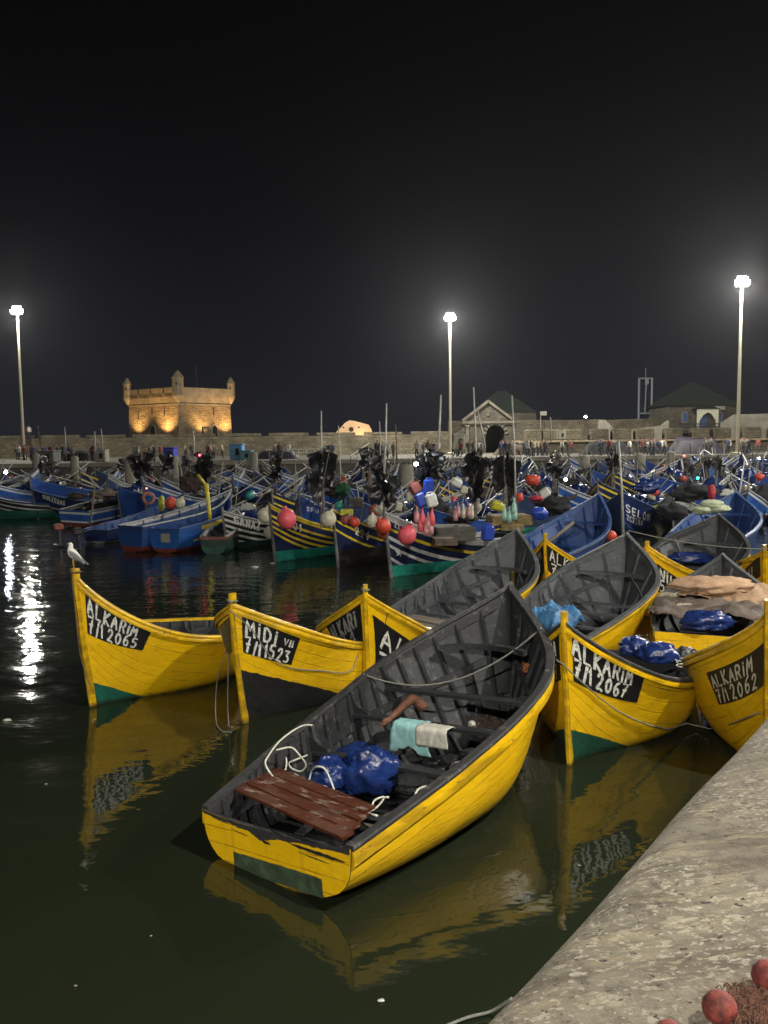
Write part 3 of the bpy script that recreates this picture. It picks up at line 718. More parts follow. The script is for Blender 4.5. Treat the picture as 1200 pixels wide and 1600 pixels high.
def gatehouse():
    Y=121.; s=Y/CF; o=at(762,700,Y); r=empty('stone_gatehouse',(o[0],Y,2.8),0,'stone harbour gatehouse with triangular pediment over a dark archway','gatehouse'); k=o[2]-2.8
    P=[(-52,-12),(-52,22),(-40,30),(-36,38),(-38,46),(0,70),(36,48),(36,40),(52,38),(74,36),(74,-12)]
    aw,ah=30*s,36*s
    # front wall built round the archway: left pier, right pier, spandrel
    def pr(poly,y0,y1,nm,m): q=MB(); q.prism([(a*s,b*s+k) for a,b in poly],y0,y1); return q.build(nm,m,r)
    ar=[(14.-15*1.0*math.cos(math.pi*i/12)-2,20+16*math.sin(math.pi*i/12)) for i in range(13)]
    pr([(-52,-30),(-52,22),(-40,30),(-36,38),(-3,38),(-3,-30)],0,6,'wall',M['gate'])
    pr([(27,-30),(27,38),(52,38),(74,36),(74,-30)],0,6,'wall',M['gate'])
    pr([(-3,38),(-3,20)]+ar+[(27,20),(27,38)],0.,6,'arch_wall',M['gate'])
    pr([(-38,42),(0,70),(38,42)],.05,6,'pediment',M['gate'])
    for sd in (-1,1):
        q=MB(); L=math.hypot(40,30)*s; q.box((sd*19.8*s,-.15,k+57.5*s),(L,.9,.35),0,0,1,0,sd*math.atan2(30,40)); q.build('cornice',M['gtrim'],r)
    q=MB(); q.box((0,-.15,k+40*s),(80*s,.8,.38)); q.box((0,-.1,k+36.6*s),(76*s,.4,.2)); q.build('cornice',M['gtrim'],r)
    for x in (-32,):
        q=MB(); q.box((x*s,-.22,k+4*s),(5*s,.42,64*s)); q.box((x*s,-.25,k+34.5*s),(7*s,.55,3*s)); q.build('pilaster',M['gtrim'],r)
    q=MB(); 
    for i in range(9):
        a=math.pi*(i+.5)/9; q.box(((12-17*math.cos(a))*s,-.12,k+(20+18*math.sin(a))*s),(3.2*s,.3,5*s),0,0,1,0,-(math.pi/2-a))
    q.build('arch_moulding',M['gtrim'],r)
    q=MB(); q.box((12*s,5.,k+10*s),(34*s,.3,80*s)); q.build('door',M['darkhole'],r)
    q=MB(); q.lathe([(2.6*s,0),(2.6*s,.15)],(0,-.02,k+52*s),10,0,Matrix.Rotation(R(90),4,'X')); q.build('emblem',M['gtrim'],r)
    # tiled pyramid roof of the building behind
    o2=at(790,645,133); s2=133/CF; r2=empty('pyramid_roof_building',(o2[0],133,2.8),0,'square stone building with dark pyramid roof behind the gatehouse','building'); k2=o2[2]-2.8
    q=MB(); w=50*s2; q.box((0,w,k2/2),(2*w*.96,2*w*.96,k2)); q.build('wall',M['gate'],r2)
    q=MB(); b=[q.vert(p) for p in ((-w,0,k2),(w,0,k2),(w,2*w,k2),(-w,2*w,k2))]; t_=[q.vert(p) for p in ((-w*.12,w*.8,k2+36*s2),(w*.12,w*.8,k2+36*s2),(w*.12,w*1.2,k2+36*s2),(-w*.12,w*1.2,k2+36*s2))]
    for i in range(4): q.face([b[i],b[(i+1)%4],t_[(i+1)%4],t_[i]])
    q.face(t_); q.build('roof',M['roof_green'],r2)
gatehouse()
def pavilion():
    Y=124.; s=Y/CF; o=at(1097,668,Y); r=empty('roofed_pavilion',(o[0],Y,o[2]-1.5),0,'stone house with dark pyramid roof and arched white porch','house')
    k=1.5; w=56*s; q=MB(); q.box((0,w*.9,k+15*s),(2*w*.95,1.8*w,36*s+1.)); q.build('wall',M['gate'],r)
    q=MB(); b=[q.vert(p) for p in ((-w*1.07,-.5,k+34*s),(w*1.07,-.5,k+34*s),(w*1.07,1.9*w,k+34*s),(-w*1.07,1.9*w,k+34*s))]; a=q.vert((0,w*.8,k+75*s))
    for i in range(4): q.face([b[i],b[(i+1)%4],a])
    q.face(b[::-1]); q.build('roof',M['roof_green'],r)
    for x,wd in ((-27,10),(25,12)):
        q=MB(); q.prism([(a_+x*s,b_+k+8*s) for a_,b_ in arch_poly(wd*s,17*s,6)],-.06,.1); f=q.build('window',M['dress'],r); q=MB(); q.prism([(a_+x*s,b_+k+9*s) for a_,b_ in arch_poly((wd-2)*s,15*s,6)],-.12,.1); q.build('pane',M['blue_door'],f)
    # porch
    P=[(-16,0),(-16,28),(16,28),(16,0),(13,0)]+[(x,y) for x,y in ((13,10),(10,14),(7,19),(3,21),(0,23),(-3,21),(-7,19),(-10,14),(-13,10))]+[(-13,0)]
    q=MB(); a_=[(x*s,y*s+k) for x,y in P]
    q=MB(); 
    def pr(poly,nm): 
        q.prism([(x*s,y*s+k) for x,y in poly],-2.2,-1.9)
    pr([(-16,0),(-16,28),(-13,28),(-13,0)],''); pr([(13,0),(13,28),(16,28),(16,0)],''); pr([(-13,28),(-13,10),(-10,14),(-7,19),(-3,21),(0,23),(0,28)],''); pr([(0,28),(0,23),(3,21),(7,19),(10,14),(13,10),(13,28)],'')
    pch=q.build('porch',mat('pale_porch_plaster',(.52,.50,.38),.85,.12,.6,.2,.02),r)
    q=MB(); b=[q.vert(p) for p in ((-18*s,-2.5,k+28*s),(18*s,-2.5,k+28*s),(18*s,0.2,k+28*s),(-18*s,.2,k+28*s))]; t_=[q.vert((-5*s,-.6,k+35*s)),q.vert((5*s,-.6,k+35*s))]
    q.face([b[0],b[1],t_[1],t_[0]]); q.face([b[1],b[2],t_[1]]); q.face([b[2],b[3],t_[0],t_[1]]); q.face([b[3],b[0],t_[0]]); q.face(b[::-1]); q.build('roof',M['roof_green'],pch)
    q=MB(); q.prism([(a_,b_+k) for a_,b_ in arch_poly(13*s,20*s,6)],-.14,.1); q.build('door',M['blue_door'],r)
    q=MB(); q.bbox((27*s,-.1,k+30*s),(16*s,.1,6*s),0,.02); q.build('sign_board',M['plaster'],r)
    # stair rails running down either side
    q=MB(); 
    for sd in (-1,1):
        A=(sd*40*s,-3.,k+5*s); B=(sd*62*s,-3.,k-9*s); q.tube([(0,-3.,k+5*s),A,B],.09,4); q.tube([(0,-3.,k+1*s),(sd*40*s,-3.,k+1*s),(sd*62*s,-3,k-13*s)],.07,4)
        for f in (0,.33,.66,1): q.tube([(sd*40*s*f,-3.,k-4*s),(sd*40*s*f,-3.,k+5*s)],.06,4)
    q.build('railing',mat('dark_iron',(.05,.05,.045),.6),r)
pavilion()
for px0,px1,y0,y1,Y,lab in ((937,1045,656,676,117,'low pale plastered wall left of the roofed pavilion'),(1130,1275,646,684,119,'long pale plastered wall right of the roofed pavilion')):
    a=at(px0,y0,Y); b=at(px1,y1,Y); q=MB(); w=b[0]-a[0]; h=a[2]-2.8
    if px0<1000: q.prism([(0,0),(0,h),(w*.08,h),(w*.25,h-1.6),(w*.9,h-.9),(w,h-.2),(w,0)],0,1)
    else: q.prism([(0,0),(0,h-1.3),(w*.14,h-.15),(w,h),(w,0)],0,1)
    tag(q.build('plaster_wall',M['plaster'],None,False,(a[0],Y,2.8)),lab,'wall')
def gantry():
    Y=132.; s=Y/CF; o=at(1008,650,Y); r=empty('steel_gantry',(o[0],Y,2.8),0,'tall thin steel gantry frame on the rampart skyline','gantry'); k=o[2]-2.8; m=mat('grey_gantry_steel',(.16,.17,.18),.6)
    for x in (-10,10): q=MB(); q.tube([(x*s,0,0),(x*s,0,k+58*s)],.16,6); q.build('leg',m,r)
    for z in (4,58): q=MB(); q.tube([(-11*s,0,k+z*s),(11*s,0,k+z*s)],.13,6); q.build('crossbar',m,r)
    q=MB(); q.tube([(0,0,k+58*s),(0,0,k+74*s)],.06,5); q.build('antenna',m,r)
    q=MB(); q.tube([(2*s,.2,k+58*s),(0,.2,k+4*s)],.09,5); q.bbox((2*s,0,k+53*s),(.5,.4,.9),0,.06); q.build('hoist',m,r)
gantry()
q=MB(); p=at(849,649,127); q.bbox((0,0,.3),(1.,.12,.62),0,.02); q.tube([(-.4,0.05,-.1),(-.4,.05,-2)],.04,4); tag(q.build('small_sign',M['plaster'],None,False,p),'small white notice board on top of the rear rampart','sign')
# ---------------------------------------------------------------- lamp posts
def halo_lamp(px,py,Y,label,power,heads=5,col=COOL):
    p=at(px,py,Y); base=2.8; h=h0=p[2]-base; r=empty('lamp_post',(p[0],Y,base),0,label,'lamp post','tall floodlight posts along the far quay')
    q=MB(); q.tube([(0,0,0),(0,0,h*.5),(0,0,h-.3)],[.20,.16,.12],10); q.bbox((0,0,.15),(.8,.8,.3),0,.05); q.build('pole',M['pole'],r)
    q=MB(); q.bbox((0,0,h-.32),(1.3,.3,.12),0,.03); q.build('lamp_bracket',M['pole'],r)
    q=MB(); q.tube([(0,.12,h-.3),(0,.12,h+.6)],.06,6); q.build('lamp_bracket',M['pole'],r)
    for i in range(heads):  # upper tier and deep lenses are shaped to fill out the lamp glare
        x=(i-1)*.48 if i<3 else (i-3.5)*.5; h=h0+(.34 if i>2 else 0); q=MB(); q.bbox((x,-.1,h),(.36,.3,.32),0,.08,rx=R(12)); hd=q.build('lamp_head',mat('lamp_housing',(.2,.2,.2),.5),r)
        q=MB(); q.box((x,-.16,h+.03*(i%2)-.02),(.38,.4,.36),0,rx=R(25)); q.build('lamp_lens',mat('lit_lamp_lens',(1,1,.9),.4,0,1,0,emit=(1,.93,.72,32)),hd)
    light('post_light',(p[0],Y-.6,p[2]-.6),power,col,.35)
halo_lamp(27,486,101,'leftmost floodlight post on the far quay, left of the fort',LP_FAR*.4)
halo_lamp(703,496,107,'middle floodlight post on the far quay, beside the gatehouse',LP_FAR)
halo_lamp(1159,441,84,'tallest floodlight post on the far quay, right of the pavilion',LP_FAR)
# the near quay's own lamp post: it lights the yellow boats from behind the photographer's right shoulder
def near_post(x,y,h,power,label):
    r=empty('quay_lamp_post',(x,y,QZ+.01),0,label,'lamp post'); q=MB(); q.tube([(0,0,0),(0,0,h)],[.16,.10],12); q.bbox((0,0,.1),(.6,.6,.2),0,.04); q.build('pole',M['pole'],r)
    q=MB(); q.bbox((0,0,h+.12),(1.2,.45,.2),0,.05); hd=q.build('lamp_head',mat('lamp_housing',(.2,.2,.2),.5),r); q=MB(); q.box((0,0,h+.0),(1.1,.38,.04)); q.build('lamp_lens',mat('lit_lamp_lens',(1,1,.9)),hd)
    light('quay_light',(x,y,QZ+h-.15),power,COOL,.16)
near_post(KEY[0],KEY[1],KEY[2]-QZ,LP_KEY,'floodlight post on the near quay behind the yellow boats')
near_post(24.9,23.2,11.8,LP_FILL,'added fill floodlight post farther along the near quay, out of view')  # unseen post added as fill, lights the mid boats from the right
near_post(40.2,43.,11.8,LP_FILL,'added fill floodlight post beside the packed fleet, out of view')  # unseen post added to brighten the packed fleet
near_post(-5.5,-16.1,11.8,LP_BACK,'floodlight post on the near quay behind the viewer')
# ================================================================ YELLOW BOATS
def line_from(H,side,p0,p1):
    """z = a + b*x through two surface points seen at pixels p0,p1"""
    a=H.pt(*H.find(p0,side),side); b=H.pt(*H.find(p1,side),side); s=(b[2]-a[2])/(b[0]-a[0]); return (a[2]-s*a[0],s)
GRN=(.016,.125,.085)
def ybt(P,pose,**k): return Hull(P,pose,**k)
H4=ybt([5.123,2.784,.763,.589,2.613,1.2,.567,.575,2.32,5.199],(-1.146,8.054,.906,-.086),zk=-.19)
m4=hull_paint('yellow_hull_paint',YEL,wear=.46,grime=.05)
Y4=boat(H4,'rowing_boat','large yellow boat in front seen from its stern, red brown planks across the back',m4,M['cap'],M['ypaint'],None,((.20,.55),(.38,.66),(.55,.74),(.68,.78)),19,None,notch=.05,rail_h=.16)
# ragged tar along the top edge of the transom
def tar_edge(H,root,m):
    mb=MB(); x=H.t0*H.L-.0185; n=60; a=[];b=[]; B=float(H.b(H.t0)); zt=float(H.z(H.t0))
    for i in range(n+1):
        u=i/n; y=B*.995-2*B*.99*u; z=zt-.05*(1-(2*u-1)**4)+.004; d=.03+.05*max(0,noise.noise(Vector((u*9,3,1))))+.075*math.exp(-((u-.44)/.09)**2)+.02*abs(noise.noise(Vector((u*40,1,7))))+.03*math.exp(-((u-1)/.03)**2)
        a.append(mb.vert((x,y,z-d))); b.append(mb.vert((x,y,z)))
    for i in range(n): mb.face([a[i],a[i+1],b[i+1],b[i]])
    mb.build('tarred_edge',m,root)
# green patch low on the transom
def patch(H,root,y0,y1,z0,z1,m,name='painted_patch'):
    mb=MB(); n=14; a=[];b=[]; x=H.t0*H.L-.0165
    for i in range(n+1):
        y=y0+(y1-y0)*i/n; r=.02*noise.noise(Vector((y*5,0,2))); zl=z0; a.append(mb.vert((x,y,zl))); b.append(mb.vert((x,y,z1+r)))
    for i in range(n): mb.face([a[i],b[i],b[i+1],a[i+1]])
    mb.build(name,m,root)
patch(H4,Y4,.60,-.66,.01,.20,mat('green_hull_paint',(.05,.08,.045),.6,.4,9,.4,.01))
stripm=mat('tar_patch',(.015,.014,.013),.6,.4,12,.5,.01)
def tear(H,root,pts,m):
    for (y0,y1,z,h,s) in pts:
        mb=MB(); x=H.t0*H.L-.0175; n=16; a=[];b=[]
        for i in range(n+1):
            u=i/n; y=y0+(y1-y0)*u; e_=math.sin(math.pi*u)**.5; c=z-.03*u; 
            a.append(mb.vert((x,y,c-h*e_*(.5+.8*abs(noise.noise(Vector((y*14,s,0)))))))); b.append(mb.vert((x,y,c+h*e_*(.3+.9*abs(noise.noise(Vector((y*11,s,7))))))))
        for i in range(n): mb.face([a[i],b[i],b[i+1],a[i+1]])
        mb.build('scrape',m,root)
tear(H4,Y4,((.45,-.15,.50,.022,1),(-.25,-1.0,.46,.035,2),(-.35,-.8,.40,.012,6),(.6,.35,.44,.010,7),(-.2,-.75,.555,.03,8),(.0,-.2,.545,.022,9),(.17,.02,.42,.03,3),(.9,.6,.51,.012,4)),stripm)
tar_edge(H4,Y4,M['cap'])
# stern planks
rnd=random.Random(5)
for i in range(4):
    x=.04+.165*i; mb=MB(); y0,y1=-.93+.05*i,1.10-.03*i; n=10; g=[]
    for j in range(n+1):
        y=y0+(y1-y0)*j/n; z=.615+.012*i+.008*noise.noise(Vector((i,y,0)))-.012; dx=.006*noise.noise(Vector((i*3,y*3,4)))+(y+.9)*.21+.012*(i%2)*y
        g.append([mb.vert((x+dx,y,z)),mb.vert((x+.158+dx,y,z+.004)),mb.vert((x+.158+dx,y,z+.034)),mb.vert((x+dx,y,z+.03))])
    for a,b in zip(g,g[1:]):
        for j in range(4): mb.face([a[j],b[j],b[(j+1)%4],a[(j+1)%4]])
    mb.face(g[0]); mb.face(g[-1][::-1]); mb.build('deck_plank',M['red_plank'],Y4)
for t,s in ((.18,.55),(.18,-.55)):
    pass
# --- boats seen from the bow
H1=ybt([4.6,2.466,.754,.524,2.532,1.222,.595,.391,2.298,7.0],(-2.896,17.54,4.209,-.019))
H2=ybt([4.099,2.293,.764,.574,2.742,1.102,.569,.603,1.954,4.293],(-.583,16.294,4.261,-.009))
H3=ybt([3.601,2.115,.771,.616,2.828,1.083,.55,.351,1.874,5.846],(.039,17.483,4.609,.001),t0=.25)
H5=ybt([4.7,2.596,.764,.536,2.645,1.025,.545,.415,2.033,7.0],(4.696,14.845,4.189,.003))
H6=ybt([5.083,2.742,.763,.569,2.465,1.3,.527,.448,2.316,5.501],(7.3,14.262,4.164,.012),t0=.06)
bt=((.2,.62),(.42,.62),(.62,.64))
m1=hull_paint('yellow_hull_green_foot',YEL,line_from(H1,1,(134,1064),(215,1086)),GRN,wear=.5,grime=.10)
Y1=boat(H1,'rowing_boat','yellow boat numbered 2065 with a gull on its stem post, green below the bow',m1,M['ypaint'],M['ypaint'],None,bt,9,.10)
plate(H1,Y1,1,[(133,924),(237,985),(223,1016),(137,990)],[('ALKARIM',.03,.52,.80,.40),('7/1 2065',.04,.06,.86,.40)])
m2=hull_paint('yellow_hull_black_foot',YEL,line_from(H2,1,(370,1046),(470,1068)),(.022,.022,.024),wear=.35,grime=.13)
Y2=boat(H2,'rowing_boat','yellow boat numbered 1523 with black lower hull, second from the left',m2,M['ypaint'],M['ypaint'],None,bt,9,.17)
pl=plate(H2,Y2,1,[(378,962),(469,997),(455,1039),(380,1019)],[('MIDI',.06,.52,.58,.42),('7/1 1523',.05,.05,.90,.42),('VII',.72,.62,.22,.22,.05)])
plate(H2,Y2,-1,[(343,980),(361,962),(363,1018),(352,1026)],[('MIDI',.1,.5,.8,.4),('1523',.1,.05,.8,.4)],mat_t=M['greyp'])
Y3=boat(H3,'rowing_boat','yellow boat with black name plate half hidden behind the big front boat',hull_paint('yellow_hull_plain',YEL,wear=.35,grime=.13),M['ypaint'],M['ypaint'],None,((.5,.62),),6,.14)
plate(H3,Y3,1,[(582,960),(692,1020),(680,1062),(586,1048)],[('ALKARIM',.05,.50,.90,.40),('7/1 2064',.05,.04,.9,.40)])
plate(H3,Y3,-1,None,raw=[(.84,.95),(.985,.95),(.985,.60),(.84,.58)],lines=[('ALKARI',.08,.5,.84,.42),('714',.1,.05,.8,.4)],mat_t=M['greyp'])
m5=hull_paint('yellow_hull_dark_green_foot',YEL,line_from(H5,1,(886,1138),(972,1163)),(.02,.085,.055),wear=.32,grime=.13)
Y5=boat(H5,'rowing_boat','yellow boat numbered 2067 with blue bundles over its stern rail',m5,M['cap'],M['ypaint'],None,bt,9,.13)
plate(H5,Y5,1,[(893,983),(1008,1053),(995,1098),(896,1064)],[('ALKARIM',.0,.52,.84,.38),('7/1 2067',.02,.10,.80,.38)])
plate(H5,Y5,-1,[(855,1000),(874,982),(877,1062),(868,1066)],[('M',.25,.55,.5,.3),('7',.3,.08,.5,.3)])
Y6=boat(H6,'rowing_boat','yellow boat numbered 2062 cut by the right edge beside the quay',hull_paint('yellow_hull_worn_edge',YEL,wear=.45,grime=.13),M['ypaint'],M['ypaint'],None,bt,8,.14)
plate(H6,Y6,-1,[(1104,1051),(1196,1001),(1193,1071),(1124,1101)],[('ALKARIM',.05,.53,.78,.36),('7/1 2062',.06,.08,.86,.38)],mat_t=mat('cream_lettering',(.55,.53,.44),.6,.2,25,.2,.003))
# --- boats seen from the stern, further back
H9=ybt([5.101,2.597,.767,.642,2.859,1.105,.557,.488,2.199,6.274],(2.642,15.762,.899,-.006))
H10=ybt([4.961,2.599,.817,.417,2.434,1.076,.704,.301,1.642,5.285],(6.205,15.478,1.155,-.004))
H7=ybt([4.601,2.441,.768,.615,2.999,1.049,.603,.51,2.272,6.779],(.384,16.717,.891,-.001))
H12=ybt([5.116,2.699,.764,.612,2.845,1.164,.568,.581,2.22,5.563],(6.564,20.47,.869,-.005))
mY=hull_paint('yellow_hull_far',YEL,wear=.4,grime=.05)
M['inner_l']=wood('lighter_grey_inner_paint',(.062,.066,.074),.6,0,(.12,.125,.13)); M['cap_l']=wood('grey_cap_paint',(.075,.08,.085),.6,0,(.16,.16,.16))
th4=((.27,.6),(.42,.6),(.6,.62),(.76,.56))
Y9=boat(H9,'rowing_boat','empty yellow boat with dark grey ribs, pale blue sheet over its stern',mY,M['cap_l'],M['ypaint'],M['inner_l'],th4,11,None)
Y10=boat(H10,'rowing_boat','yellow boat filled with tan canvas at the right, stern facing',mY,M['cap_l'],M['ypaint'],M['inner_l'],((.15,.6),(.76,.56)),9,None)
Y7=boat(H7,'rowing_boat','empty dark boat behind the half hidden name plate, bow beside the crates',mY,M['cap_l'],M['ypaint'],M['inner_l'],th4,11,None)
Y12=boat(H12,'rowing_boat','yellow edged dark boat moored behind the canvas filled one',mY,M['cap'],M['ypaint'],M['inner_l'],th4,9,None)
for i in range(3):
    mb=MB(); mb.bbox((.3+.2*i,.1,.62+.006*i),(.185,1.75,.03),R(3*(i-1)),.005); mb.build('deck_plank',M['bare'] if i else M['red_plank'],Y7)
for i in range(2):
    mb=MB(); mb.bbox((.72+.2*i,-.1,.66),(.19,1.3,.03),R(-4),.005); mb.build('deck_plank',M['bare'],Y7)
H8=ybt([4.4,2.2,.76,.55,2.6,1.05,.6,.35,2.0,6.],(0,0,R(238),0.),t0=.45)
def stem_at(H,px,py,Y,h=None,zb=None):
    """put the hull so that its stem head shows at the pixel, at distance Y"""
    p=at(px,py,Y); H.zb=p[2] if zb is None else zb; hh=H.pose[2] if h is None else h; H.pose=(p[0]-math.cos(hh)*H.L,p[1]-math.sin(hh)*H.L,hh,0.); return H
stem_at(H8,851,842,20.8)
Y8=boat(H8,'rowing_boat','boat with black lettered bow and yellow stem between two dark boats',hull_paint('black_bow_hull',(.014,.014,.015),stripes=[(0,.10,YEL,-9,99),(.75,2.5,YEL,-9,99)],wear=.5,grime=0),M['ypaint'],M['ypaint'],None,((.6,.6),),5,.14,rail=False)
plate(H8,Y8,1,[(855,852),(912,884),(905,905),(857,893)],[('ALKAR',.06,.50,.9,.42),('7/1 9',.1,.02,.8,.42)],black=False)
plate(H8,Y8,-1,[(838,862),(849,852),(850,892),(843,890)],[('M',.2,.5,.6,.4)],black=False,mat_t=M['greyp'])
H11=ybt([4.4,2.3,.76,.55,2.6,1.05,.6,.35,1.9,6.],(0,0,R(222),0.),t0=.5); stem_at(H11,1010,852,19.9)
Y11=boat(H11,'rowing_boat','yellow bow with black lettered plate poking out behind the empty ribbed boat',mY,M['ypaint'],M['ypaint'],None,((.6,.6),),5,.10)
plate(H11,Y11,1,[(1026,880),(1062,905),(1058,930),(1028,925)],[('NIL',.1,.5,.8,.42),('5',.1,.04,.35,.42)])
H13=ybt([4.6,2.4,.76,.55,2.6,1.1,.6,.35,2.0,6.],(0,0,R(236),0.)); stem_at(H13,1194,860,21.)
Y13=boat(H13,'rowing_boat','yellow bow with a black plate at the far right edge',mY,M['ypaint'],M['ypaint'],None,bt,7,.14)
plate(H13,Y13,-1,[(1165,888),(1188,868),(1189,900),(1168,912)],[('II',.25,.3,.4,.45,.09)])
# spare yellow stem heads of boats hidden in the pack
for px,py,Y,lab in ((800,893,19.4,'short yellow mooring post beside the empty dark boat'),):
    p=at(px,py,Y); mb=MB(); mb.bbox((0,0,-.3),(.10,.10,.62),R(30),.01); mb.bbox((0,0,-1.0),(.14,.14,.8),R(30),.01); tag(mb.build('mooring_post',M['post'],None,False,p),lab,'post')
# ================================================================ LOADS IN THE YELLOW BOATS
def thing(mb,name,m,loc,label,cat,group=None,smooth=True,rz=0):
    o=mb.build(name,m,None,smooth,loc,rz); return tag(o,label,cat,group)
def bag(px,py,z,rad,seed,m,label,name='plastic_bundle',cat='bundle',amp=.34,rz=0,ridge=.75,fl=-.5,g=None):
    p=onz(px,py,z); mb=MB(); mb.lump((0,0,0),rad,seed,amp,1.7,40,26,ridge=ridge,flat=rad[2]*fl,rz=rz); return thing(mb,name,m,p,label,cat,g)
bag(516,1212,.50,(.25,.24,.22),3,M['plastic_blue'],'round blue plastic bundle beside the white rope coils')
bag(577,1210,.50,(.36,.27,.33),8,M['plastic_blue'],'larger creased blue plastic bundle, right one in the front boat',rz=.4)
bag(560,1182,.32,(.3,.26,.16),12,M['plastic_blue'],'flat dark blue sheet tucked under the two blue bundles')
# net pile forward of the thwart
bag(765,1128,.38,(.36,.26,.13),21,M['net_brown'],'heap of brown netting in the front boat bow half','net_heap','net',.5,ridge=.3)
bag(705,1115,.30,(.42,.25,.11),22,M['net_dark'],'dark wet net heap behind the teal shirt','net_heap','net',.5,ridge=.3)
mb=MB(); mb.lathe([(.0001,-.12),(.05,-.11),(.055,.03),(.03,.07),(.022,.11),(.0001,.12)],(0,0,0),12,0,Matrix.Rotation(R(70),4,'X')); thing(mb,'white_bottle',M['cloth_w'],onz(737,1132,.42),'white plastic bottle lying on the brown netting','bottle')
def drape(name,m,x0,x1,y0,y1,ztop,drop0,drop1,label,cat,seed=1,off=.0,H=H4):
    """cloth laid over a thwart: local boat coordinates; hangs aft and forward"""
    mb=MB(); nu,nv=22,16; g=[]
    for i in range(nu+1):
        row=[]
        for j in range(nv+1):
            u=i/nu; v=j/nv; y=y0+(y1-y0)*v; s=x0+(x1-x0)*u; e=.085; xm=(x0+x1)/2; d=abs(s-xm)-e
            w=.018*noise.noise(Vector((s*7,y*9,seed)))+.01*math.sin(y*34+seed+s*5)
            if d<=0: p=(s,y,ztop+.012+abs(w)*.5)
            else:
                sg=-1 if s<xm else 1; hm=.72+.5*abs(noise.noise(Vector((v*2.6+seed,seed,0))))+.18*math.sin(v*5+seed); dr=min(d,(drop0 if sg<0 else drop1)*hm); y+=(.22*(v-.5)-.05)*dr*2*(1 if seed==2 else .3); p=(xm+sg*(e+.02+.05*dr+abs(w)*1.2),y+.25*w,ztop-dr*.97)
            row.append(mb.vert(H.world(np.array(p))))
        g.append(row)
    for i in range(nu):
        for j in range(nv): mb.face([g[i][j],g[i+1][j],g[i+1][j+1],g[i][j+1]])
    o=mb.build(name,m,None,True); md=o.modifiers.new('s','SOLIDIFY'); md.thickness=.008; tag(o,label,cat); return o
tx=.55*5.123; zt=float(H4.keel(.55))+(float(H4.z(.55))-float(H4.keel(.55)))*.74+.045
drape('shirt',M['shirt'],tx-.52,tx+.40,.00,.50,zt,.50,.32,'pale teal shirt draped over the middle seat','shirt',2)
drape('cloth',M['cloth_w'],tx-.46,tx+.15,-.42,.04,zt+.014,.42,.07,'off white cloth hanging beside the teal shirt','cloth',5)
mb=MB(); zz=zt+.05; SP=smoothpts([onz(663,1108,zz-.05),onz(654,1098,zz+.03),onz(643,1093,zz+.09),onz(630,1104,zz+.06),onz(616,1117,zz+.02),onz(607,1125,zz),onz(598,1129,zz-.01)],3)
RR=[1.35*x for x in (.050,.054,.056,.054,.052,.050,.048,.045,.042,.040,.037,.034,.031,.028,.026,.030,.034,.030,.022)]; mb.tube(SP,RR[:len(SP)],10)
for k in range(4): 
    e0=np.array(SP[-3]); mb.tube([e0+np.array([.01*k-.015,0,0]),e0+np.array([-.05+.012*k,-.03-.012*k,-.005]),e0+np.array([-.075+.014*k,-.06-.012*k,-.03])],[.011,.010,.008],6)
thing(mb,'sleeve',M['sleeve'],(0,0,0),'crumpled brown sleeve lying across the middle seat','sleeve')
# light blue sheet on the stern of the ribbed boat
def sheet(px,py,z,sx,sy,m,label,seed,amp=.1,cat='sheet',name='plastic_sheet',rz=0.,n=26,droop=.2):
    p=onz(px,py,z); mb=MB(); g=[]
    for i in range(n+1):
        row=[]
        for j in range(n+1):
            u=i/n*2-1; v=j/n*2-1; rr=max(abs(u),abs(v)); k=1+.12*noise.noise(Vector((u*2,v*2,seed)))
            h=amp*(noise.fractal(Vector((u*1.5,v*1.5,seed)),1,2,4)+.55*(.5-abs(noise.noise(Vector((u*3.3,v*3.3,seed+9)))))*2)-droop*max(0,rr-.7)**1.5*3
            row.append(mb.vert((u*sx*k,v*sy*k,h)))
        g.append(row)
    for i in range(n):
        for j in range(n): mb.face([g[i][j],g[i+1][j],g[i+1][j+1],g[i][j+1]])
    o=mb.build(name,m,None,True,p,rz); md=o.modifiers.new('s','SOLIDIFY'); md.thickness=.012; return tag(o,label,cat)
sheet(866,955,.86,.50,.42,M['plastic_light'],'pale blue plastic sheet over the stern of the ribbed boat',4,.14,rz=.6,droop=.5)
bag(1028,1022,.78,(.34,.27,.20),31,M['plastic_blue'],'crumpled blue bundle in the boat numbered 2067, right one')
bag(990,1012,.80,(.26,.24,.20),33,M['plastic_blue'],'crumpled blue bundle in the boat numbered 2067, left one')
bag(1072,1028,.66,(.24,.2,.18),34,mat('black_plastic_bag',(.02,.02,.022),.3,.3,12,.5,.02),'black plastic bag next to the blue bundles','plastic_bag','bag')
bag(1105,972,.92,(.46,.27,.22),35,M['plastic_blue'],'blue plastic sheet heaped behind the number 2062 boat',amp=.4)
bag(1078,873,.95,(.62,.35,.2),36,M['plastic_blue'],'dark blue sheet heap in the boat moored behind',amp=.4)
# canvas load
def canvas():
    sheet(1110,945,.95,1.0,1.15,M['pale_cloth'],'pale crumpled sailcloth spread in the right boat',11,.16,'sailcloth','sailcloth',rz=1.15)
    sheet(1105,948,1.08,.62,1.0,M['brown_cloth'],'dark brown sailcloth across the pale one',15,.14,'sailcloth','sailcloth',rz=1.3)
    sheet(1135,925,1.15,.85,.9,M['canvas'],'rumpled tan canvas behind the folded roll',18,.2,'canvas','canvas',rz=1.1)
    p=onz(1112,915,1.36); mb=MB(); mb.lump((0,0,0),(.85,.28,.20),6,.35,1.5,48,24,ridge=.8); o=thing(mb,'canvas_roll',M['canvas'],p,'folded tan canvas roll on top of the load','canvas',rz=R(-6))
canvas()
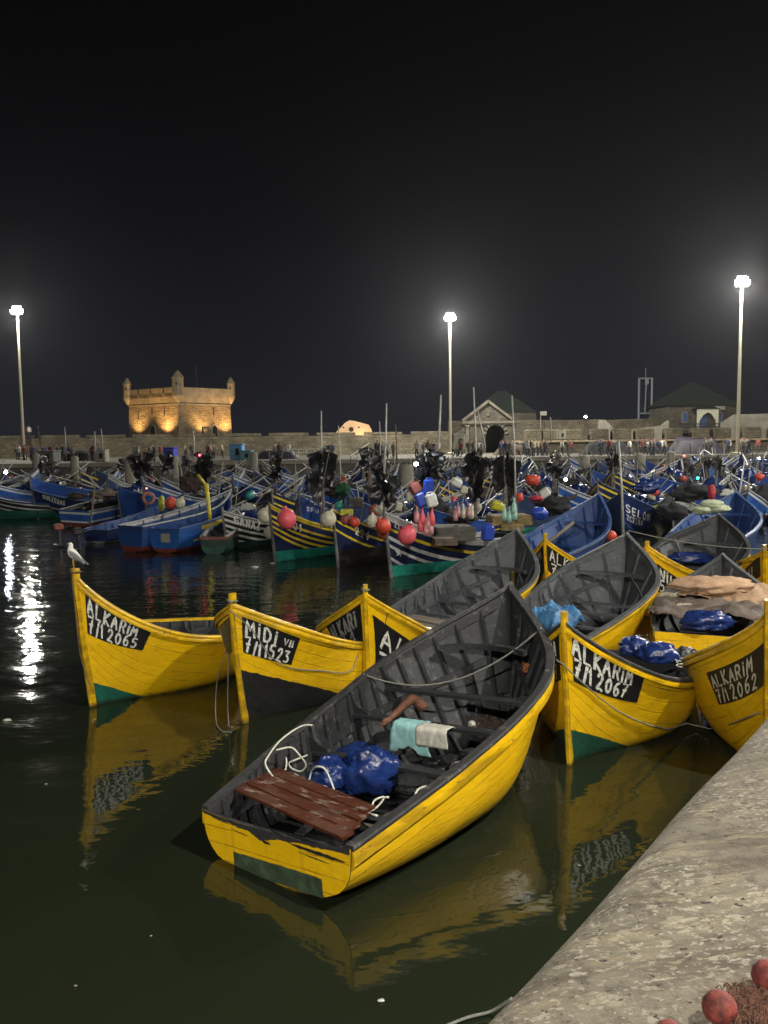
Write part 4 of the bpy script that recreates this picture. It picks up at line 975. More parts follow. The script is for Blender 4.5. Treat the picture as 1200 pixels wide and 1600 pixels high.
# loose boards and dark scraps in the bottom of the front boat
for i,(u,v,L_,rz_,w_) in enumerate(((1.2,.45,1.0,.2,.12),(1.75,-.35,1.2,-.15,.14),(2.5,.35,.9,.35,.11),(2.3,-.6,1.1,.05,.12),(3.4,.1,.8,-.3,.12),(3.2,-.55,.9,.2,.1))):
    mb=MB(); p=H4.world(np.array([u,v,.16+.02*i])); mb.bbox((0,0,0),(L_,w_,.025),0,.004); thing(mb,'loose_board',M['bare'] if i%2 else M['inner'],p,'%s loose board in the bottom of the front boat'%('short grey','long grey brown','tilted dark','weathered brown','forward dark','forward brown')[i],'board',None,False,.906+rz_)
for i,(x,y,z,rad) in enumerate(((470,1190,.35,(.2,.16,.08)),(640,1225,.3,(.25,.18,.08)),(690,1195,.3,(.22,.2,.08)),(600,1170,.25,(.3,.2,.07)),(790,1085,.7,(.2,.2,.08)))):
    bag(x,y,z,rad,200+i,M['net_dark'] if i%2 else mat('black_plastic_bag',(.02,.02,.022)),'%s dark scrap of netting in the front boat'%('coiled','right hand','amidships','shadowed','bow end')[i],'net_scrap','net',.5,ridge=.4)
# ---------------------------------------------------------------- ropes
def pz(x,y,z): return onz(x,y,z)
def coil(pxs,z,label,r=.011,m=None):
    pts=[pz(x,y,zz) for (x,y,zz) in pxs]; return rope('rope',pts,r,m or M['rope_w'],label)
coil([(488,1133,.95),(470,1135,.93),(440,1155,.85),(420,1180,.78),(415,1195,.70),(430,1215,.55),(445,1205,.5),(447,1185,.55),(435,1175,.6),(420,1185,.62)],0,'white rope hanging off the left gunwale near the planks')
coil([(432,1172,.82),(455,1168,.8),(468,1180,.7),(478,1195,.55),(470,1205,.45),(455,1200,.45),(452,1192,.5),(465,1186,.55),(480,1180,.5)],0,'small white rope coil left of the blue bundles')
coil([(430,1212,.55),(460,1210,.5),(480,1222,.48),(487,1205,.62),(495,1198,.8),(508,1202,.8),(519,1225,.7),(528,1245,.62),(560,1265,.6),(590,1275,.62)],0,'white rope looping over the blue bundle')
coil([(485,1235,.6),(505,1228,.6),(520,1240,.6),(525,1255,.6),(545,1262,.6),(575,1268,.6),(592,1258,.5),(600,1245,.5),(585,1250,.5)],0,'white rope loop on the red brown planks')
coil([(582,1262,.5),(584,1252,.55),(595,1246,.55),(608,1246,.55)],0,'short white rope end right of the planks')
coil([(648,1248,.6),(652,1235,.65),(665,1229,.68),(676,1232,.68)],0,'white rope hook on the right side of the stern',.012)
coil([(703,1200,.6),(710,1192,.7),(722,1190,.72)],0,'grey rope end on the right side amidships',.012,M['rope_g'])
a=H4.world(H4.pt(.62,1,1)+np.array([0,-.03,.04])); b=H4.world(H4.pt(.86,1,-1)+np.array([0,.03,.04]))
rope('rope',sag(a,b,.42,16),.013,M['rope_g'],'grey mooring rope sagging across the front boat',smooth=1)
def onhull(H,px,side,off=.03): t,k=H.find(px,side); return H.world(H.pt(t,k,side)+H.nrm(t,k,side)*off)
b2=H5.world(H5.pt(.999,.75,1)+np.array([.08,0,0])); rope('rope',sag(b,b2,.10,8)+[onhull(H5,(935,1088),1),onhull(H5,(985,1120),1),onhull(H5,(1040,1137),1),onhull(H5,(1080,1137),1)]+[onhull(H6,(1110,1138),-1),onhull(H6,(1150,1128),-1),onhull(H6,(1190,1112),-1)],.010,M['rope_g'],'thin grey rope running round the boats 2067 and 2062',smooth=2)
s2=H2.world(H2.pt(1,.97,1)+np.array([.06,0,0])); e2=onhull(H2,(545,1046),1,.05)
rope('rope',[s2,onhull(H2,(395,985),1,.02),onhull(H2,(420,1022),1,.02),onhull(H2,(452,1042),1,.02),onhull(H2,(500,1047),1,.02),e2,H3.world(H3.pt(.98,.62,-1)+np.array([.03,-.05,0]))],.009,M['rope_g'],'thin rope slanting across the plate of the boat numbered 1523')
p=H2.world(H2.pt(1,.96,-1)+np.array([.05,0,0])); rope('rope',[p,pz(357,1020,1.0),pz(356,1100,.25),pz(358,1135,.0),pz(363,1136,.01)],.010,M['rope_g'],'rope dangling into the water from the stem of 1523',smooth=5)
p=H1.world(H1.pt(.5,.8,1)+np.array([.0,.05,0])); rope('rope',[p,pz(340,1060,.6),pz(337,1120,.1),pz(345,1141,.01),pz(362,1144,.01)],.008,M['rope_g'],'slack rope between boats 2065 and 1523',smooth=5)
# rings of rope on the stems
for H_,lab,mm in ((H1,'brown rope ring tied round the stem of 2065',M['rope_b']),(H2,'grey rope ring tied round the stem of 1523',M['rope_g']),(H3,'grey rope ring on the half hidden stem',M['rope_g'])):
    c=H_.pt(1,1,1)+np.array([0,0,.035]); P=[]
    for i in range(26):
        an=2*math.pi*i/12; P.append(H_.world(c+np.array([-.03+.095*math.cos(an),.068*math.sin(an),.02*math.sin(an*1.3)+.0015*i])))
    rope('rope',P,.009,mm,lab,smooth=1)
c=H1.world(H1.pt(1,.97,1)+np.array([.05,0,0])); rope('rope',[c,H1.world(H1.pt(1,.7,1)+np.array([.10,.05,0])),H1.world(H1.pt(1,.45,1)+np.array([.12,.06,0])),H1.world(H1.pt(.97,.2,1)+np.array([.10,.06,0]))],.008,M['rope_b'],'brown line hanging down the bow of 2065')
# rusty lashing at the front boat bow
for i,(t,s,lab) in enumerate(((.86,-.55,'orange rope lashing inside the bow of the front boat'),)):
    P=[]; base=H4.world(np.array([t*H4.L,-.55,1.25])); 
    for k in range(30): P.append(base+np.array([.05*math.sin(k*1.9),.05*math.cos(k*2.3),.06*math.sin(k*1.1)]))
    rope('rope',P,.010,M['rope_o'],lab,smooth=2)
    rope('rope',[base,base+np.array([.02,-.1,-.35]),base+np.array([-.1,-.2,-.6])],.008,M['rope_b'],'rusty line trailing below the orange lashing')
# scraps of paper
for i,(x,y,z,w) in enumerate(((746,1075,.75,.06),(704,1010,1.1,.05),(788,1062,.9,.03),(781,967,1.5,.02))):
    mb=MB(); mb.lump((0,0,0),(w,w*.8,.012+w*.25),i+40,.5,2.2,10,6); thing(mb,'paper_scrap',M['cloth_w'],pz(x,y,z),('white paper scrap beside the netting on a seat','crumpled white scrap high in the bow','tiny white scrap on the breast seat','tiny white fleck near the stem')[i],'scrap')
# rope ring and jumble in 9, 10
for px,py,z,H_,lab in ((1008,1060,.9,H5,'white rope coil in the stern of 2067'),):
    P=[]; c=pz(1075,1042,.62)
    for k in range(34): a_=k*.55; P.append(c+np.array([.2*math.cos(a_)*(1+.1*math.sin(k)),.16*math.sin(a_),.004*k]))
    rope('rope',P,.011,M['rope_w'],lab,smooth=2)
# gull on the first stem
def gull():
    c=H1.world(H1.pt(1,1,1)+np.array([0.0,0,.10])); r=empty('seagull',tuple(c),R(185),'white gull with grey back standing on the leftmost stem post','gull'); s=1.
    # body as one continuous lathe-like loft along a path: tail -> breast -> neck -> head
    path=[(-.21,.165,.012,.006),(-.17,.175,.028,.014),(-.12,.19,.048,.034),(-.06,.205,.064,.056),(0.0,.22,.072,.070),(.05,.24,.068,.070),(.085,.27,.050,.052),(.10,.30,.036,.040),(.108,.325,.034,.036),(.118,.345,.036,.036),(.132,.355,.030,.029),(.15,.356,.014,.014)]
    ca_,sa_=math.cos(R(28)),math.sin(R(28)); path=[((x*ca_-(z-.2)*sa_ if i<8 else x*ca_-(z-.2)*sa_),(x*sa_+(z-.2)*ca_+.215),w,h) for i,(x,z,w,h) in enumerate(path)]
    mb=MB(); rows=[]
    for i,(x,z,w,h) in enumerate(path):
        a=path[max(i-1,0)];b=path[min(i+1,len(path)-1)]; d=Vector((b[0]-a[0],0,b[1]-a[1])).normalized(); u=Vector((-d.z,0,d.x)); row=[]
        for k in range(14):
            an=2*math.pi*k/14; row.append(mb.vert(Vector((x,0,z))+Vector((0,1,0))*w*math.cos(an)+u*h*math.sin(an)))
        rows.append(row)
    for a,b in zip(rows,rows[1:]):
        for k in range(14): mb.face([a[k],a[(k+1)%14],b[(k+1)%14],b[k]])
    mb.face(rows[0][::-1]); mb.face(rows[-1]); mb.build('body',mat('white_feathers',(.70,.69,.64),.8,.1,30,.2,.003),r,True)
    hx,hz=path[-1][0],path[-1][1]; q=MB(); q.tube([(hx-.012,0,hz),(hx+.025,0,hz-.006),(hx+.045,0,hz-.016)],[.010,.008,.003],8); q.build('beak',mat('yellow_bill',(.6,.38,.05),.5),r,True)
    for sd in (1,-1):
        q=MB(); rows=[]
        for i in range(11):
            u=i/10; x0_=.07-.34*u; z0_=.04-.06*u; x=x0_*ca_-z0_*sa_; z=x0_*sa_+z0_*ca_+.215; w=.050*math.sin(math.pi*min(1,u*1.15+.12))**.7+.004; row=[]
            yy=(.066-.045*u**1.4)
            for k in range(8):
                an=2*math.pi*k/8; row.append(q.vert((x,sd*(yy+.012*math.cos(an)),z+w*math.sin(an))))
            rows.append(row)
        for a,b in zip(rows,rows[1:]):
            for k in range(8): q.face([a[k],a[(k+1)%8],b[(k+1)%8],b[k]])
        q.face(rows[0][::-1]); q.face(rows[-1]); q.build('wing',mat('grey_feathers',(.17,.18,.185),.8,.15,30,.2,.003),r,True)
        q=MB(); q.tube([(.0,sd*.026,.17),(.004,sd*.026,.09),(.0,sd*.026,.008)],[.010,.006,.006],6); q.tube([(-.008,sd*.026,.006),(.045,sd*.026,.004)],.006,5); q.tube([(0,sd*.026,.006),(.036,sd*.045,.004)],.005,5); q.build('leg',mat('yellow_bill',(.6,.38,.05)),r,True)
        q=MB(); q.lathe([(.0001,-.005),(.005,0),(.0001,.005)],(path[-2][0],sd*.0285,path[-2][1]+.006),8); q.build('eye',M['blackp'],r,True)
gull()
# floats and netting on the near quay
def net_float(px,py,d,lab):
    p=onz(px,py,QZ+d*.45); mb=MB(); mb.lathe([(.012,-.5*d),(.2*d,-.48*d),(.38*d,-.34*d),(.49*d,-.1*d),(.49*d,.12*d),(.36*d,.36*d),(.2*d,.47*d),(.012,.5*d)],(0,0,0),24,0,Matrix.Rotation(R(75),3,'Y').to_4x4()); o=thing(mb,'net_float',mat('worn_red_float',(.23,.04,.03),.75,.55,22,1.,.006),p,lab,'float','red floats on the quay net'); return o
net_float(1124,1574,.090,'worn red float lying at the edge of the brown net'); net_float(1199,1524,.086,'worn red float cut by the right edge of the picture'); net_float(1046,1619,.08,'red float half below the bottom edge')
def quay_net():
    r=MB(); rn=random.Random(8)
    for s in range(420):
        cx,cy=onz(1190+abs(rn.gauss(0,30))-25,1600+abs(rn.gauss(0,26))-28,QZ)[:2]; P=[]; a=rn.uniform(0,6.3); x,y=cx,cy
        for k in range(9):
            x+=.012*math.cos(a); y+=.012*math.sin(a); a+=rn.uniform(-1.5,1.5); P.append((x,y,QZ+.008+rn.uniform(0,.03)*(1 if s%3 else .4)))
        r.tube(smoothpts(P,2),.0016,4)
    o=r.build('fishing_net',M['rope_b'] if 0 else mat('rusty_net_twine',(.14,.06,.035),.9,.4,40,.5,.003),None,True); tag(o,'tangled rust brown fishing net lying on the quay corner','net')
quay_net()
rope('rope',[onz(690,1606,.02),onz(730,1590,.03),onz(768,1580,.04),onz(800,1560,.2)],.012,M['rope_g'],'thin rope in the water below the quay edge')
# ================================================================ THE BLUE FLEET
NAVY=(.012,.018,.060); BLUE=(.018,.060,.235); BLU2=(.022,.075,.27); WHT=(.50,.50,.46); YST=(.62,.45,.02); TEAL=(.02,.24,.18); BLK=(.012,.012,.014)
M['binner']=wood('blue_inner_paint',(.018,.058,.21),.55,0,(.05,.11,.28)); M['bcap']=wood('blue_cap_paint',(.03,.075,.22),.55,0,(.12,.18,.30)); M['dinner']=wood('dull_inner_planks',(.035,.040,.055),.8,0,(.09,.09,.09))
M['wcap']=wood('white_cap_paint',(.42,.42,.40),.6,0,(.15,.15,.15)); M['navytrim']=mat('navy_trim',(.012,.018,.06),.5,.3,8,.3,.01)
M['gpost']=wood('grey_stem_wood',(.11,.11,.11),.8,2)
def mid(name,label,px,h,L,B,zt,hull_m,cap,inner=None,thw=((.3,.6),(.55,.6)),post=.15,zs=.75,zlow=.3,pw=4.,fromtip=False,Y=None,rail=False,ribs=6,trim=None,post_m=None,t0=0.,cat='boat',group=None,notch=0.,hi=False):
    """px = stem at the waterline"""
    w=onz(*px); H=Hull([L,B,.75,.52,2.5,1.1,zs,zlow,zt,pw],(w[0]-math.cos(h)*(L-.3),w[1]-math.sin(h)*(L-.3),h,0.),t0=t0)
    r=boat(H,name,label,hull_m,cap,trim or M['navytrim'],inner or M['binner'],thw,ribs,post,post_m or M['gpost'],rail,group,notch,hi,hi)
    return H,r
def tipz(px,py,wx,wy): w=onz(wx,wy); return float(at(px,py,w[1])[2])
def st(base,d0,step,width,n,col,x0=-9,x1=99): return [(d0+i*step,d0+i*step+width,col,x0,x1) for i in range(n)]
hp=hull_paint
# front row, left to right
HZ,r=mid('fishing_boat','black hull with white stripes, bow to the viewer beside the green stern',(356,858),R(238),6.,2.2,tipz(353,797,356,858),hp('zebra_hull',BLK,(.26,0),(.012,.05,.035),st(0,.06,.24,.10,5,WHT),wear=.2,grime=.04,seam=9),M['wcap'])
plate(HZ,r,1,[(362,804),(412,815),(410,832),(364,818)],[('GANAZ',.05,.15,.9,.8,.14)],black=False)
HA,r=mid('fishing_boat','navy boat with broad yellow stripes and green foot below its stem',(430,879),R(240),6.2,2.4,tipz(428,787,430,879),hp('navy_yellow_hull',NAVY,(.42,.0),TEAL,[(.02,.14,YST,-9,99)]+st(0,.34,.20,.085,4,YST),wear=.1,grime=.03,seam=9),mat('yellow_cap',(.62,.45,.02),.5,.3,6),post=.05)
plate(HA,r,1,[(456,812),(474,818),(473,832),(456,828)],[('01',.1,.1,.9,.8,.15)],black=False)
HB,r=mid('fishing_boat','navy boat with two yellow stripes numbered 224, dark red foot',(528,887),R(242),6.,2.3,tipz(526,792,528,887),hp('navy_two_stripe_hull',NAVY,(.62,-.0),(.03,.022,.024),[(.03,.12,YST,-9,99),(.36,.44,YST,-9,99),(.70,.78,YST,-9,99)],wear=.15,grime=.03,seam=9),M['bcap'],post=.1)
plate(HB,r,1,[(553,820),(580,832),(579,846),(554,835)],[('224',.05,.1,.9,.85,.13)],black=False)
HS,r=mid('fishing_boat','navy boat with white, yellow and star marks and a bright green foot',(611,903),R(228),7.2,2.5,tipz(609,799,611,903),hp('star_hull',NAVY,(.40,.0),TEAL,[(.02,.22,WHT,-9,99),(.42,.52,YST,-9,99),(.72,.84,WHT,-9,99),(1.0,1.1,WHT,4.9,99),(1.42,1.52,WHT,5.5,99)],wear=.2,grime=.03,seam=9),M['wcap'],M['dinner'],zlow=.2,zs=.85)
plate(HS,r,1,[(614,812),(640,826),(640,838),(615,823)],[('ZL',.05,.1,.5,.85,.14)],black=False)
def star_mark(H,root,px,side,rad,m):
    t,k=H.find(px,side); c=H.pt(t,k,side); mb=MB(); P=[]
    for i in range(10):
        a=math.pi/2+i*math.pi/5; rr=rad if i%2==0 else rad*.42; P.append((rr*math.cos(a)/H.L,rr*math.sin(a)/(H.zb-H.zk)))
    ce=mb.vert(H.pt(t,k,side)+H.nrm(t,k,side)*.03); ids=[mb.vert(H.pt(min(t+a,.995),k+b,side)+H.nrm(min(t+a,.99),k+b,side)*.02) for a,b in P]
    for i in range(10): mb.face([ce,ids[i],ids[(i+1)%10]])
    mb.build('star',m,root)
star_mark(HS,r,(623,864),1,.16,M['whitep'])
# left group seen from the stern or side on
mid('fishing_boat','dark boat with white stripes at the far left edge, green foot',(-28,812),R(196),7,2.4,1.9,hp('striped_edge_hull',BLK,(.55,0),(.02,.12,.09),st(0,.08,.26,.09,3,WHT),wear=.2,grime=.04,seam=9),M['bcap'])
HN,r=mid('fishing_boat','long navy boat with white lettering, second from the left edge',(60,811),R(205),8,2.6,tipz(58,765,60,811),hp('navy_long_hull',(.014,.024,.085),(.30,0),(.02,.13,.09),[(.75,.80,WHT,4.5,99),(1.05,1.10,(.12,.14,.2),3.,99)],wear=.2,grime=.03,seam=9),M['bcap'],M['dinner'])
plate(HN,r,1,[(66,770),(104,783),(103,791),(67,779)],[('OUBZERAG',.02,.1,.96,.8,.16)],black=False)
HY,r=mid('fishing_boat','boat with thin yellow stripes tucked behind a wooden stake on the left',(172,801),R(232),6,2.3,tipz(169,757,172,801),hp('thin_yellow_stripe_hull',BLK,(.2,0),(.02,.1,.07),st(0,.1,.26,.09,4,YST),wear=.1,grime=.03,seam=9),M['wcap'])
def stern_mid(name,label,px,h,L,B,zt,hull_m,cap,inner=None,**k):
    """px = middle of the stern at the waterline"""
    w=onz(*px); H=Hull([L,B,.78,.5,2.5,1.1,k.pop('zs',.75),k.pop('zlow',.4),zt,k.pop('pw',4.)],(w[0],w[1],h,0.),zk=-.2)
    tr=k.pop('foot',None); hi=k.pop('hi',False); post=k.pop('post',.1)
    r=boat(H,name,label,hull_m,cap,M['navytrim'],inner or M['binner'],k.pop('thw',((.3,.6),(.55,.6))),k.pop('ribs',6),post,M['gpost'],False,k.pop('group',None),.0,hi,hi)
    return H,r
RED=(.16,.035,.025)
stern_mid('fishing_boat','low blue boat with grey transom and dark outboard, leftmost of the sterns',(150,849),R(66),6.5,1.8,1.9,hp('blue_low_hull',(.012,.028,.11),(.10,0),(.2,.22,.22),wear=.2,grime=.02,seam=9),M['bcap'],zs=.62)
stern_mid('fishing_boat','blue boat with grey stern and red foot, pale rail rising to the right',(205,863),R(60),6.4,1.8,2.3,hp('blue_rail_hull',(.02,.055,.20),(.25,0),RED,wear=.25,grime=.02,seam=9),M['wcap'],zs=1.1)
HB5,r=stern_mid('fishing_boat','bright blue transom with a white square patch and red foot',(258,864),R(72),5.6,1.8,1.9,hp('bright_blue_hull',(.02,.085,.30),(.18,0),RED,[(.10,.30,YST,1.5,99),(.62,.70,YST,1.,99)],wear=.2,grime=.02,seam=9),M['bcap'],zs=1.0)
mb=MB(); mb.box((-.02,-.05,.62),(.012,.42,.36)); mb.build('white_patch',M['plaster'],r)
stern_mid('fishing_boat','small dark green stern squeezed beside the striped black hull',(334,866),R(88),4.6,1.35,1.5,hp('green_stern_hull',(.02,.045,.035),(.3,0),(.03,.09,.06),[(.02,.12,(.3,.1,.07),-9,99)],wear=.2,grime=.02,seam=9),M['wcap'],M['dinner'],zs=.72)
# outboard motors
def outboard(p,rz,label,cowl):
    r=empty('outboard_motor',tuple(p),rz,label,'outboard motor','outboard motors on the left sterns'); q=MB(); q.bbox((0,0,.32),(.42,.28,.30),0,.07); q.build('cowling',cowl,r)
    q=MB(); q.bbox((.02,0,-.12),(.14,.12,.62),0,.03); q.box((-.08,0,-.44),(.36,.16,.03)); q.tube([(.2,0,-.5),(-.12,0,-.5)],.05,8); q.build('leg',mat('dark_motor_metal',(.03,.032,.035),.5),r)
    q=MB(); q.tube([(.15,0,.25),(.55,0,.36)],.025,6); q.build('tiller',mat('dark_motor_metal',(.03,.032,.035)),r)
outboard(onz(92,842,.35)+np.array([0,0,0.2]),R(30),'red topped outboard motor, leftmost',mat('faded_red_cowling',(.30,.09,.07),.5)); outboard(onz(122,846,.35)+np.array([0,0,.1]),R(34),'dark outboard motor next to the red topped one',mat('dark_motor_metal',(.03,.032,.035)))
# open blue boat and its neighbours on the right
HO=Hull([6.2,2.6,.76,.6,2.7,1.1,.75,.45,2.1,5.5],(0,0,R(47),0.),zk=-.2); 
p=at(937,770,28.5); HO.zb=float(p[2]); HO.pose=(p[0]-math.cos(R(47))*6.2,p[1]-math.sin(R(47))*6.2,R(47),0.)
rO=boat(HO,'fishing_boat','open bright blue boat with blue ribs, empty, behind the yellow stem',hp('open_blue_hull',(.018,.045,.17),wear=.25,grime=.04),M['bcap'],M['navytrim'],M['binner'],((.25,.6),(.45,.6),(.62,.62),(.78,.56)),9,None,True)
mb=MB(); a=HO.world(np.array([2.6,.5,.7])); b=HO.world(np.array([4.3,-.1,1.75])); mb.tube([a,b],.06,8); thing(mb,'spar',M['bare'],(0,0,0),'grey wooden spar leaning in the open blue boat','spar')
HSE,r=mid('fishing_boat','navy boat with bold white name on its bow right of the open blue boat',(972,836),R(246),6.5,2.5,tipz(968,768,972,836),hp('navy_name_hull',(.010,.024,.10),(.05,0),(.02,.1,.1),[(1.25,1.29,(.1,.14,.3),3.,99),(1.55,1.6,(.1,.14,.3),3.,99)],wear=.2,grime=.03,seam=9),M['bcap'],M['dinner'],post=.1)
plate(HSE,r,1,[(976,786),(1018,803),(1017,816),(977,799)],[('SELON',.02,.1,.96,.85,.16)],black=False); plate(HSE,r,1,[(978,803),(1006,813),(1005,823),(979,812)],[('ZC2380',.02,.1,.96,.85,.15)],black=False)
mid('fishing_boat','boat with a white and black striped side behind the name bearing one',(1052,838),R(240),6,2.3,2.0,hp('white_black_hull',BLK,(.1,0),(.02,.08,.06),[(.05,.34,WHT,-9,99),(.5,.62,WHT,-9,99)],wear=.2,grime=.03,seam=9),M['wcap'],M['dinner'])
HD=Hull([6.5,2.8,.76,.6,2.7,1.1,.8,.45,2.0,5.5],(0,0,R(55),0.),zk=-.2); p=at(1150,768,33.); HD.zb=float(p[2]); HD.pose=(p[0]-math.cos(R(55))*6.5,p[1]-math.sin(R(55))*6.5,R(55),0.)
boat(HD,'fishing_boat','wide dull blue boat at the right loaded with pale sacks',hp('dull_blue_hull',(.014,.035,.12),wear=.2,grime=.04),M['bcap'],M['navytrim'],M['binner'],((.3,.6),(.6,.62)),8,None,False)
for i,(x,y) in enumerate(((1098,797),(1122,795),(1112,788))):
    mb=MB(); mb.lump((0,0,0),(.4,.26,.16),60+i,.3,1.6,20,14,ridge=.5); thing(mb,'sack',mat('pale_green_sack',(.38,.42,.28),.8,.2,8,.4,.02),at(x,y,29.5),('left pale green sack in the wide dull blue boat','right pale green sack in the wide dull blue boat','rear pale green sack in the wide dull blue boat')[i],'sack')
HSF,r=mid('fishing_boat','blue boat with white lettering behind the two white ball floats',(474,862),R(250),6,2.3,2.35,hp('blue_lettered_hull',(.018,.05,.2),(.1,0),TEAL,wear=.2,grime=.03,seam=9),M['bcap'],post=.2)
plate(HSF,r,1,[(478,790),(500,797),(500,804),(478,798)],[('SFII',.02,.1,.96,.85,.15)],black=False)
# ---------------------------------------------------------------- packed rows behind
M['pole2']=mat('pale_fibreglass_rod',(.42,.41,.36),.5)
PN=['deep blue','mid blue','dark navy','dull slate blue','faded blue']
PC=[(.022,.07,.30),(.03,.105,.38),(.012,.022,.085),(.035,.055,.12),(.06,.12,.30)]
def proto(i,bow):
    rn=random.Random(40+i); c=PC[i%5]; L=6+rn.random(); H=Hull([L,2.3+.3*rn.random(),.76,.52,2.5,1.1,.8,.35,1.85+.6*rn.random(),4.],(0,0,0,0.),zk=-.2)
    stp=[None,[(.08,.18,WHT,-9,99),(.5,.58,WHT,-9,99)],[(.1,.2,YST,-9,99),(.42,.5,YST,-9,99)],None,[(.05,.2,WHT,-9,99)]][i%5]
    r=boat(H,'fishing_boat','proto','x' and hp('fleet_hull_%s'%('abcdefgh'[i]),c,(.2,0),(TEAL,RED,(.02,.05,.04))[i%3],stp,wear=.45,grime=.05,seam=.2,shade=.4),(M['bcap'],M['wcap'],M['navytrim'],M['bcap'],M['wcap'])[i%5],M['navytrim'],(M['binner'],M['dinner'])[i%2],((.4,.62),),0,.12,M['gpost'],False,None,0.,False,False)
    # covers, nets and gear fixed in place as parts
    q=MB(); q.lump((L*.35,0,.85),(1.15,.75,.38),i+80,.45,1.5,20,12,ridge=.5,flat=-.25); q.build('load_cover',(M['plastic_blue'],M['net_dark'],M['plastic_blue'],M['net_brown'],M['plastic_blue'])[i%5],r)
    q=MB(); q.lump((L*.68,.1,1.0),(.75,.6,.32),i+90,.5,1.6,18,10,ridge=.4,flat=-.25); q.build('net_pile',(M['net_dark'],M['plastic_blue'],M['net_brown'],M['plastic_blue'],M['net_dark'])[i%5],r)
    for k in range(5):
        q=MB(); y=rn.uniform(-.6,.6); q.tube([(rn.uniform(.4,1.6),y,.8),(rn.uniform(3.6,5.2),y+rn.uniform(-.5,.5),rn.uniform(1.5,2.5))],.028,5); q.build('oar',(M['bare'],M['wcap'],M['bare'],M['pole2'],M['wcap'])[k],r)
    return r
protos=[proto(i,1) for i in range(8)]
fleet=[]
rn=random.Random(11)
used=[0]*8
def avoid(x,y):
    # keep clear of the individually built boats
    for H in (HO,HSE,HD,HN,HY,HSF,HS,HA,HB,HZ,H7,H9,H10,H12,H13,H11,H8):
        x0,y0,h,_=H.pose; cx,cy=x0+math.cos(h)*H.L/2,y0+math.sin(h)*H.L/2
        if math.hypot(x-cx,y-cy)<3.1: return True
    return False
def clear(x,y):
    for ex,ey in ((x-1.4,y-2.9),(x+1.4,y-2.9),(x,y-3.2)):
        q=proj((ex,ey,.3))[0]
        if (q<100 and ey<50) or (q<345 and ey<40.5) or (925<q<1100 and ey<42) or (800<q<=925 and ey<37) or (q>=1100 and ey<36): return False
    return True
for row,(Y,n0,n1,dens) in enumerate(((37,-14,30,2.4),(42.,-26,34,2.3),(47,-36,38,2.3),(52.5,-42,42,2.4),(58,-48,46,2.5),(64,-50,36,2.5),(70,-4,40,2.5))):
    x=max(n0,-.5*Y-3)
    while x<min(n1,.5*Y+3):
        yy=Y+rn.uniform(-1.1,1.1)+.11*x*(row/6); 
        if not avoid(x,yy) and yy<fq_y(x)-1.6 and clear(x,yy):
            i=rn.randrange(8); h=R(rn.choice((rn.gauss(243,9),rn.gauss(235,12),rn.gauss(52,9)))); L=6.3
            loc=(x-math.cos(h)*L/2,yy-math.sin(h)*L/2,rn.uniform(-.08,.12))
            if used[i]==0: b=protos[i]; b.location=loc; b.rotation_euler=(0,0,h)
            else: b=dup(protos[i],loc,h)
            used[i]+=1; b.rotation_euler[0]=R(rn.gauss(0,3.0)); b.scale=((1,1,1),(1,1,1.05),(1.05,1.05,1.12),(1.1,1.1,1.2),(1.15,1.15,1.3),(1.15,1.15,1.4),(1.15,1.15,1.45))[row]; fleet.append((row,x,i,b))
        x+=dens*rn.uniform(.8,1.25)
ORD=['first','second','third','fourth','fifth','sixth','seventh','eighth','ninth','tenth','eleventh','twelfth','thirteenth','fourteenth','fifteenth','sixteenth','seventeenth','eighteenth','nineteenth','twentieth']+['twenty-'+s for s in ('first','second','third','fourth','fifth','sixth','seventh','eighth','ninth')]+['thirtieth']+[t_+'-'+s for t_ in ('thirty','forty','fifty','sixty','seventy','eighty','ninety') for s in ('first','second','third','fourth','fifth','sixth','seventh','eighth','ninth')]
COVN=['blue cover','black net load','blue cover','brown net load','blue cover']
for row in range(7):
    fr=sorted([f for f in fleet if f[0]==row],key=lambda f:f[1])
    for k,(rw,x,i,b) in enumerate(fr):
        tag(b,'%s boat with %s, %s from left in %s packed row'%(PN[i%5],COVN[i%5],ORD[k],('nearest','second','third','fourth','fifth','sixth','last')[row]),'boat','blue fishing boats packed across the harbour')
for i,u in enumerate(used):
    if u==0:
        for ch in list(protos[i].children): bpy.data.objects.remove(ch)
        bpy.data.objects.remove(protos[i])
# ---------------------------------------------------------------- gear
FAM={}
def reg(o,desc,fam,cat,group,x): 
    FAM.setdefault((desc,fam),[]).append((x,o)); o['category']=cat; o['group']=group; return o
def ball(px,py,Y,dpx,m,label=None,squash=1.1,desc=None):
    p=at(px,py,Y); r=dpx/CF*Y/2; mb=MB(); prof=[(.0001,-r*squash)]+[(r*math.sin(math.pi*i/12),-r*squash*math.cos(math.pi*i/12)) for i in range(1,12)]+[(r*.22,r*squash*1.02),(r*.2,r*squash*1.25),(.0001,r*squash*1.27)]
    mb.lathe(prof,(0,0,0),18,0,(Matrix.Rotation(rn.uniform(-.5,.5),4,'X')@Matrix.Rotation(rn.uniform(-.5,.5),4,'Y'))); return thing(mb,'float_buoy',m,p,label,'float','round floats hanging among the blue boats')
PK=mat('pink_float',(.72,.10,.13),.5,.15,9,.2,.01); RD=mat('orange_red_float',(.55,.06,.03),.5,.2,9,.2,.01); CR=mat('cream_float',(.52,.48,.36),.6,.2,9,.2,.01); DR=mat('dull_red_float',(.28,.07,.05),.6,.2,9,.2,.01)
ball(448,811,29.3,30,PK,'bright pink float on the bow with broad yellow stripes'); ball(414,805,32.5,23,CR,'cream float left of the broad yellow striped bow'); ball(422,832,32,20,CR,'lower cream float beside the white striped hull')
ball(513,811,28.6,25,CR,'cream float right of the broad yellow striped hull'); ball(554,816,27.6,16,RD,'small red float on the bow numbered 224'); ball(540,812,27.8,16,DR,'dull red float left of the small red one')
